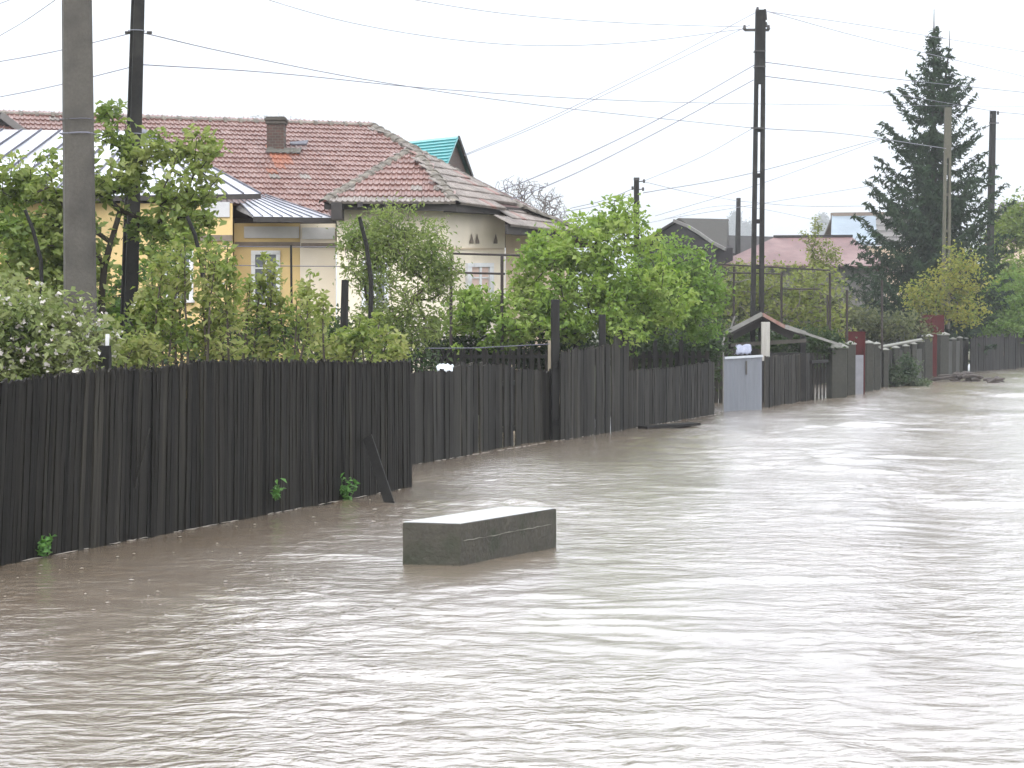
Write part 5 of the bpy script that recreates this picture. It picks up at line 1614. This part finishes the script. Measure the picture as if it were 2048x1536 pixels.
plant('plum_tree', 'darker green plum tree at the right, above the low dark fence', 'tree',
      [base(1262, Yg2), at(1264, 700, Yg2), at(1290, 650, Yg2)],
      [(1380, 590, 62, 70, Yg2, 1.0), (1340, 520, 70, 50, Yg2, .9), (1410, 560, 38, 50, Yg2, .6), (1330, 640, 70, 40, Yg2 - .4, .8), (1395, 650, 50, 34, Yg2 - .3, .6), (1270, 620, 60, 40, Yg2 - .4, .7), (1404, 500, 16, 18, Yg2, .2), (1300, 590, 60, 50, Yg2 - .5, .6), (1440, 600, 14, 40, Yg2, .3), (1360, 470, 20, 22, Yg2, .2)],
      300, 22, 0.118, M['leaf_plum_dark'], M['bark'], 32, spread=0.105, tip=0.006, rmax=0.08, step=0.3)
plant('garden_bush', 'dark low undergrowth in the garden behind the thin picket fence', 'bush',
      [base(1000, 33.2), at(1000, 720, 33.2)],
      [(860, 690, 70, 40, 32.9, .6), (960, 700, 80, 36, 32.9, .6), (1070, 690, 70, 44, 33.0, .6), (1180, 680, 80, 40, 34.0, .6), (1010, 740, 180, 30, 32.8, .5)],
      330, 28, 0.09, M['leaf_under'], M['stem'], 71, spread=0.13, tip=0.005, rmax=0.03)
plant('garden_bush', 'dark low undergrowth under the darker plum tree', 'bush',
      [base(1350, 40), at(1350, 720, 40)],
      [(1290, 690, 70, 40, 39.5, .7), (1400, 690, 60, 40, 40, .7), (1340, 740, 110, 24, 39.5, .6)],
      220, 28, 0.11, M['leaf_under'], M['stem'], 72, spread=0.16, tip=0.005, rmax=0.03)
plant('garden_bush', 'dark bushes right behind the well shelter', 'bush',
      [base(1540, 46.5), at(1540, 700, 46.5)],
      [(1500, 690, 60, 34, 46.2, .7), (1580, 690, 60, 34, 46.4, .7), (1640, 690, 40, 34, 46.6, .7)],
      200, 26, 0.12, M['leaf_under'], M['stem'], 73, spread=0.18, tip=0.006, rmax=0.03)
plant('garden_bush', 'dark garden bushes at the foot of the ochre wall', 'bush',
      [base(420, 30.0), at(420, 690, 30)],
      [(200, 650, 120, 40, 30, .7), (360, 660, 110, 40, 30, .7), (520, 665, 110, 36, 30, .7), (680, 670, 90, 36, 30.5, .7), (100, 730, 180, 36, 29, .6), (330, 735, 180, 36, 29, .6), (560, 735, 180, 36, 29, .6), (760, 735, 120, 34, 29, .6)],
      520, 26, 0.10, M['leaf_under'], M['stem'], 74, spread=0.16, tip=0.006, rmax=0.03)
# bare trees behind the roofs
plant('bare_tree', 'bare grey tree with a rounded crown right of the tiled roof', 'tree',
      [base(1065, 50), at(1065, 520, 50)],
      [(1062, 420, 72, 62, 50, 1.4), (1025, 388, 42, 40, 50, .8), (1105, 425, 36, 44, 50, .8)],
      1300, 1, 0.05, M['leaf_dull'], M['bark_grey'], 33, leafless=True, tip=0.0062, power=2.7, step=0.25, rmax=0.1, wob=0.06)
plant('bare_tree', 'bare treetop just showing behind the chimney', 'tree',
      [base(550, 62), at(550, 320, 62)],
      [(510, 248, 34, 22, 62, .8), (590, 250, 30, 16, 62, .8), (550, 244, 50, 18, 62, .8)],
      500, 1, 0.05, M['leaf_dull'], M['bark_grey'], 34, leafless=True, tip=0.006, power=2.7, step=0.3, rmax=0.1, wob=0.06)
# vine thicket and bushes behind the well
plant('grape_vine', 'tangled pale green vines on the trellis behind the well shelter', 'vine',
      [base(1560, 50), at(1560, 640, 50)],
      [(1480, 560, 60, 40, 50, .8), (1560, 590, 80, 60, 50, .9), (1640, 600, 70, 60, 50, .9), (1560, 540, 120, 14, 50, .5), (1650, 650, 60, 30, 50, .6), (1480, 640, 50, 40, 50, .6)],
      330, 10, 0.14, M['leaf_vine'], M['bark_grey'], 35, spread=0.15, tip=0.010, rmax=0.05, power=2.8)
plant('overgrown_bush', 'dull green overgrown bushes behind the vines and red gates', 'bush',
      [base(1700, 60), at(1700, 660, 60)],
      [(1500, 610, 80, 60, 59, 1.2), (1620, 620, 90, 50, 60, 1.2), (1730, 650, 70, 26, 61, 1.2), (1800, 655, 60, 22, 61, 1), (1440, 600, 30, 60, 58, .8)],
      420, 26, 0.16, M['leaf_dull'], M['bark'], 36, spread=0.26, tip=0.008, rmax=0.08)
plant('slender_sapling', 'slender pale green sapling in front of the pink roof', 'tree',
      [base(1640, 57), at(1640, 560, 57)],
      [(1632, 460, 9, 34, 57, .2), (1612, 480, 12, 26, 57, .2), (1650, 510, 34, 30, 57, .4), (1625, 540, 40, 24, 57, .5), (1607, 450, 3, 8, 57, .05)],
      110, 16, 0.10, M['leaf_vine'], M['stem'], 37, spread=0.09, tip=0.007, rmax=0.05)
# yellow-bronze shrub before the spruce
plant('yellow_shrub', 'yellow and bronze leafed shrub in front of the spruce foot', 'shrub',
      [base(1888, 69), at(1885, 640, 69)],
      [(1890, 560, 50, 40, 69, 1.0), (1850, 590, 40, 30, 69, .8), (1925, 510, 34, 34, 69, .7), (1940, 560, 36, 40, 69, .7), (1900, 620, 70, 30, 69, .9), (1930, 620, 40, 24, 69, .6), (1815, 590, 20, 14, 69, .4)],
      210, 16, 0.16, M['leaf_yellow'], M['stem'], 38, spread=0.17, tip=0.010, rmax=0.07)
plant('light_green_tree', 'light green tree at the right edge beside the spruce', 'tree',
      [base(2020, 88), at(2020, 640, 88)],
      [(2020, 460, 50, 50, 88, 1.3), (1985, 500, 40, 40, 88, 1.1), (2050, 440, 40, 50, 88, 1.1), (2000, 580, 70, 60, 86, 1.3), (2060, 560, 50, 60, 86, 1.2), (1980, 640, 50, 30, 84, 1)],
      420, 22, 0.20, M['leaf_right'], M['bark'], 39, spread=0.30, tip=0.010, rmax=0.11)
plant('dark_hedge', 'dark hedge of bushes behind the far fence at the right', 'hedge',
      [base(1990, 82), at(1990, 680, 82)],
      [(1960, 600, 40, 70, 82, 1.0), (2020, 600, 50, 60, 82, 1.0), (1990, 655, 90, 24, 81, 1.0), (2060, 640, 50, 50, 82, 1.0)],
      300, 26, 0.20, M['leaf_plum_dark'], M['bark'], 40, spread=0.30, tip=0.010, rmax=0.1)
# far poplars in the mist
for i, (px, ty, w, lb) in enumerate(((1470, 424, 13, 'taller misty poplar beside the far thin pole'), (1493, 440, 9, 'shorter misty poplar right of the far thin pole'),
                                     (1645, 428, 18, 'broad misty tree left of the pale blue roof'))):
    plant('poplar', lb, 'tree', [base(px, 1250, 2.0), at(px, 520, 1250)],
          [(px, (ty + 500) / 2, w, (500 - ty) / 2, 1250, 2.4), (px, (ty + 520) / 2 + 10, w * 1.1, (500 - ty) / 2.6, 1250, 2.6)],
          190, 26, 1.9, M['poplar'], M['bark'], 50 + i, spread=1.4, tip=0.05, rmax=0.5, step=2.0, group='far misty trees', wob=0.03)

# spruce with two leaders
def spruce():
    rng = np.random.default_rng(8)
    Yc = 75.0
    root_p = base(1868, Yc, 0.1)
    root = thing('spruce', 'tall dark spruce with two thin leading shoots', 'tree', root_p)
    og = np.array(root_p)
    top = np.array(at(1868, 40, Yc)); top2 = np.array(at(1899, 90, Yc + .2))
    V, Fc = [], []
    mb = MB()
    def line(a, b, r0, r1, s=4): mb.tube([Vector(a), Vector(b)], [r0, r1], s, caps=False)
    line(root_p, top + np.array([0, 0, -0.6]), 0.24, 0.03, 7); line(top + np.array([0, 0, -0.6]), top + np.array([0, 0, .45]), 0.03, 0.012)
    fork = np.array(at(1880, 250, Yc))
    line(fork, top2, 0.09, 0.02, 5); line(top2, top2 + np.array([0, 0, .6]), 0.02, 0.010)
    cents, dirs = [], []
    def spray(a, d, L_, dens):
        k = max(2, int(L_ / 0.066 * dens))
        for i in range(k):
            t = (i + rng.uniform(0, 1)) / k
            p = a + d * L_ * t + rng.normal(0, 0.035, 3)
            cents.append(p); dd = d + rng.normal(0, 0.5, 3) + np.array([0, 0, -0.25]); dirs.append(dd / np.linalg.norm(dd))
    H = top[2]
    # half-width of the crown at a height, read off the photograph: (pixel row, left reach, right reach)
    rows = [(60, 3, 4), (110, 17, 16), (150, 34, 28), (175, 52, 44), (200, 74, 66), (240, 92, 84), (270, 112, 88), (300, 92, 84), (340, 112, 100), (380, 135, 150), (420, 145, 140), (470, 160, 140),
            (520, 190, 140), (560, 185, 140), (600, 160, 130), (640, 100, 110)]
    z = 1.2
    while z < H - 0.3:
        py = proj((root_p.x, Yc, z))[1]
        lo, hi = np.interp(py, [r_[0] for r_ in rows], [r_[1] for r_ in rows]), np.interp(py, [r_[0] for r_ in rows], [r_[2] for r_ in rows])
        nb = int(7 + 6 * (1 - z / H))
        a0 = rng.uniform(0, 6.28)
        for k in range(nb):
            an = a0 + 2 * math.pi * k / nb + rng.normal(0, 0.2)
            cx = math.cos(an)
            reach = size(hi if cx > 0 else lo, Yc) * abs(cx) + size((lo + hi) / 2, Yc) * (1 - abs(cx))
            L_ = reach * rng.uniform(0.74, 1.18)
            if L_ < 0.1: continue
            o = np.array([root_p.x + (top[0] - root_p.x) * z / H, Yc, z + rng.uniform(-0.12, 0.12)])
            hd = np.array([math.cos(an), math.sin(an), 0.0])
            # the branch droops from the trunk and lifts again at its end
            pts = []
            up0 = 0.30 if z > H * 0.72 else (-0.05 if z > H * 0.4 else -0.22)
            ns = max(4, int(L_ / 0.25))
            for i in range(ns + 1):
                t = i / ns
                zz = up0 * L_ * t - 0.22 * L_ * math.sin(math.pi * min(t * 1.1, 1)) + 0.16 * L_ * t ** 3
                pts.append(o + hd * L_ * t + np.array([0, 0, zz]))
            mb.tube([Vector(p) for p in pts], [0.022 * (1 - i / ns) * min(1, L_) + 0.006 for i in range(ns + 1)], 3, caps=False)
            for i in range(1, ns + 1):
                t = i / ns
                d = pts[i] - pts[i - 1]; d /= np.linalg.norm(d) + 1e-9
                sd = np.array([-hd[1], hd[0], 0])
                sl = (0.34 * L_ * (1 - t) * 0.9 + 0.16) * rng.uniform(0.6, 1.1)
                sl = min(sl, 0.75)
                spray(pts[i - 1], d, np.linalg.norm(pts[i] - pts[i - 1]) * 1.1, 1.3)
                for sg in (-1, 1):
                    dd = d * 0.75 + sd * sg * 0.75 + np.array([0, 0, -0.30 - 0.25 * (z < H * .5)])
                    dd /= np.linalg.norm(dd)
                    spray(pts[i], dd, sl, 1.0)
                    if rng.random() < 0.6 and z < H * 0.7:
                        spray(pts[i], np.array([rng.normal(0, .25), rng.normal(0, .25), -1.0]), sl * 0.7, 0.8)
        z += 0.60 - 0.20 * (z / H)
    # second leader's own short whorls
    zz = fork[2] + 0.4
    while zz < top2[2]:
        t = (zz - fork[2]) / (top2[2] - fork[2])
        o = fork + (top2 - fork) * t
        for k in range(5):
            an = rng.uniform(0, 6.28); L_ = (0.95 * (1 - t) + 0.12) * rng.uniform(0.7, 1.1)
            d = np.array([math.cos(an), math.sin(an), 0.35]); d /= np.linalg.norm(d)
            mb.tube([Vector(o), Vector(o + d * L_)], [0.012, 0.004], 3, caps=False)
            spray(o, d, L_, 1.6)
        zz += 0.30
    mb.build('trunk', M['bark'], root)
    C = np.array(cents); D = np.array(dirs)
    LV, LF = leaf_cloud(rng, C, 0.30, ratio=0.27, flat=0.0, dirs=D * 2.2, fold=0.05)
    link('crown', np_mesh('crown', LV - og, LF), M['needle'], root)
spruce()

# weeds at the foot of the near fence, and the branch drifted against the concrete posts
def weed(label, px, py, hpx, wpx, n, seed, drop=0):
    rng = np.random.default_rng(seed)
    p = on_wall(px, py, A1, A2, 0.06)
    root = thing('weed', label, 'weed', p)
    og = np.array(p)
    h, w = size(hpx, p.y), size(wpx, p.y)
    mb = MB(); C = []
    for k in range(5):
        e_ = og + np.array([rng.uniform(-.5, .5) * w, -abs(rng.normal(0, .05)), h * rng.uniform(0.5, 1.0)])
        m_ = (og + e_) / 2 + rng.normal(0, 0.01, 3)
        mb.tube([Vector(og + rng.normal(0, .01, 3)), Vector(m_), Vector(e_)], [.004, .003, .002], 4)
        for i in range(n):
            t = rng.uniform(0.3, 1.05); C.append(og + (e_ - og) * t + rng.normal(0, 0.022, 3) + np.array([0, -.01, 0]))
    mb.build('stem', M['leaf_weed'], root)
    LV, LF = leaf_cloud(rng, np.array(C), 0.072, ratio=0.5)
    link('leaves', np_mesh('leaves', LV - og, LF), M['leaf_weed'], root)
weed('small green weed at the far left foot of the near fence', 92, 1112, 40, 44, 9, 61)
weed('leafy green weed left of the leaning plank', 695, 1004, 52, 60, 14, 62)
weed('thin drooping weed caught on the near fence', 552, 1000, 42, 26, 5, 63)
p = wat(1808, 772)
plant('drifted_branch', 'leafy green branch drifted against the concrete posts', 'branch',
      [(p.x, p.y - .3, 0.0), (p.x, p.y - .3, 0.15)],
      [(1802, 762, 44, 12, p.y - .4, .5), (1812, 738, 18, 22, p.y - .3, .3), (1836, 768, 24, 6, p.y - .5, .4), (1792, 750, 16, 12, p.y - .3, .3), (1806, 712, 7, 12, p.y - .2, .1)],
      130, 16, 0.11, M['leaf_drift'], M['stem'], 64, spread=0.11, tip=0.006, rmax=0.03, zmin=0.02)
def drift(label, px0, px1, py, hpx, n, seed):
    rg = random.Random(seed)
    a, b = wat(px0, py), wat(px1, py)
    root = thing('flood_debris', label, 'debris', ((a.x + b.x) / 2, a.y, 0), 'drifted debris heaps')
    for i in range(n):
        t = rg.random(); c = a.lerp(b, t)
        L_ = rg.uniform(0.25, 0.7); an = rg.uniform(-0.6, 0.6)
        h = size(hpx, a.y) * rg.uniform(0.1, 0.8) * (1 - abs(t - .5))
        d = Vector((math.cos(an), math.sin(an), rg.uniform(-.25, .35))) * L_ / 2
        q = Vector((c.x, c.y + rg.uniform(-.4, .4), h))
        pts = [q - d, q + Vector((0, 0, rg.uniform(.0, .06))), q + d]
        MB().tube(pts, [rg.uniform(.02, .05), rg.uniform(.04, .09), rg.uniform(.01, .04)], 6).build('driftwood' if i % 2 else 'branch', M['debris'], root)
drift('dark heap of driftwood before the red gate', 1872, 1950, 762, 20, 26, 3)
drift('small dark driftwood piece farther out in the current', 1972, 2012, 765, 9, 8, 4)
def foam_glints():  # pale flecks stand in mostly for reflections on wavelets, partly froth
    rng = np.random.default_rng(12)
    mb = MB()
    n = 0
    while n < 150:
        px, py = rng.uniform(-40, 1100), rng.uniform(930, 1380)
        lim = 1130 - 0.19 * px
        if py < lim + 12 or py > lim + 250 or (790 < px < 1130 and 1000 < py < 1150): continue
        if px > 820 and py < 930 - 0.165 * (px - 820) + 8: continue
        c = wat(px, py)
        r = abs(rng.normal(0, 0.006)) + 0.004
        k = 8; a0 = rng.uniform(0, 6.28)
        ring = [(c.x + math.cos(a0 + 2 * math.pi * i / k) * r * rng.uniform(0.7, 1.6), c.y + math.sin(a0 + 2 * math.pi * i / k) * r * rng.uniform(0.7, 1.3), 0.012) for i in range(k)]
        mb.add(ring + [(c.x, c.y, 0.012 + r * 0.3)], [(i, (i + 1) % k, k) for i in range(k)])
        n += 1
    # pale broken line standing in for highlights where the water laps the boards
    for (p_, q_, off) in ((A0, A2, -0.02), (B1, B2, -0.03)):
        d_ = (q_ - p_).normalized(); n_ = Vector((d_.y, -d_.x, 0))
        L_ = (q_ - p_).length; x = 0.0
        while x < L_:
            l2 = rng.uniform(0.05, 0.35)
            if rng.random() < 0.75:
                pts = [p_ + d_ * (x + l2 * k / 4) + n_ * (rng.uniform(0.012, 0.035) - off * 0.5) + Vector((0, 0, rng.uniform(0.004, 0.010))) for k in range(5)]
                mb.tube(pts, [0.001, rng.uniform(0.002, 0.005), rng.uniform(0.002, 0.005), rng.uniform(0.002, 0.005), 0.001], 5)
            x += l2 + rng.uniform(0.0, 0.08)
    o = mb.build('foam_glints', M['foam_glints'], None, smooth=True)
    tag(o, 'scattered pale flecks along the fences, painted wavelet glints and some froth', None, None, 'stuff')
foam_glints()

# ------------------------------------------------------------------ stakes and trellises in the gardens
def stake(label, pts, r0, r1, m='dark_post', name='garden_stake'):
    P3 = [at(*p) for p in pts]
    o = MB().tube(P3, [r0 + (r1 - r0) * i / (len(P3) - 1) for i in range(len(P3))], 7).build(name, M[m], None, origin=P3[0])
    return tag(o, label, 'stake', 'crooked vine stakes')
stake('crooked dark stake at far left bending over the flowering bush', [(84, 700, 18.6), (85, 610, 18.6), (82, 520, 18.6), (66, 460, 18.6), (50, 420, 18.6)], 0.024, 0.018)
stake('crooked dark stake in front of the ochre bay wall', [(412, 620, 19.6), (402, 520, 19.6), (390, 470, 19.6), (374, 432, 19.6)], 0.026, 0.020)
stake('tall crooked black stake before the fine-leaved bush', [(741, 730, 23.5), (741, 640, 23.5), (742, 560, 23.5), (733, 490, 23.5), (719, 434, 23.5)], 0.036, 0.026)
stake('thick straight weathered post left of the fine-leaved bush', [(687, 730, 24.0), (688, 640, 24.0), (690, 560, 24.0)], 0.060, 0.050)
stake('thin rusty post in front of the ochre wall', [(583, 700, 28.0), (583, 600, 28.0), (582, 490, 28.0)], 0.020, 0.018)
def trellis(label, verts, posts, bars, r=0.022, m='rust'):
    c = at(*posts[0][1])
    root = thing('vine_trellis', label, 'trellis', (c.x, c.y, 0.1))
    for a, b in posts: MB().tube([at(*a), at(*b)], r, 6).build('post', M[m], root)
    for a, b in bars: MB().tube([at(*a), at(*b)], r * 0.7, 5).build('bar', M[m], root)
trellis('thin iron trellis in front of the cream wall', None,
        [((1004, 508, 31.5), (1004, 700, 31.5)), ((902, 505, 31.5), (902, 700, 31.5))],
        [((895, 507, 31.5), (1040, 511, 31.5)), ((895, 545, 31.5), (1010, 548, 31.5))], 0.03)
trellis('black iron vine trellis behind the well shelter', None,
        [((1468, 533, 47), (1467, 700, 47)), ((1563, 545, 47), (1563, 700, 47)), ((1660, 545, 47), (1660, 700, 47)), ((1764, 560, 50), (1764, 700, 50)), ((1694, 580, 48), (1694, 700, 48))],
        [((1428, 528, 47), (1520, 533, 47)), ((1520, 533, 47), (1660, 541, 47)), ((1563, 578, 47), (1640, 578, 47)), ((1428, 545, 46.5), (1563, 548, 46.5))], 0.032)
# low iron fence wires over the ochre wall garden
for i, (y0, y1, lb) in enumerate(((492, 494, 'upper garden wire stretched across the ochre wall'), (530, 533, 'lower garden wire stretched across the ochre wall'))):
    o = MB().tube([at(400, y0, 27.5), at(560, y0 + 2, 28), at(740, y1, 28.5)], 0.007, 4).build('garden_wire', M['wire'], None, origin=at(400, y0, 27.5))
    tag(o, lb, 'wire')

# ------------------------------------------------------------------ mist
def haze():
    x0, x1, y0, y1, z0, z1 = -9500, 9500, -120, 8600, -6, 900
    mb = MB().box(((x0 + x1) / 2, (y0 + y1) / 2, (z0 + z1) / 2), x1 - x0, y1 - y0, z1 - z0)
    m = bpy.data.materials.new('rain_mist'); m.use_nodes = True
    nt = m.node_tree; nt.nodes.clear()
    out = nt.nodes.new('ShaderNodeOutputMaterial')
    v = nt.nodes.new('ShaderNodeVolumePrincipled')
    v.inputs['Color'].default_value = (0.93, 0.955, 1.0, 1)
    v.inputs['Density'].default_value = 0.0006
    v.inputs['Anisotropy'].default_value = 0.2
    nt.links.new(v.outputs[0], out.inputs['Volume'])
    o = mb.build('haze', m)
    tag(o, 'thin rain mist filling the whole valley', None, None, 'stuff')
haze()
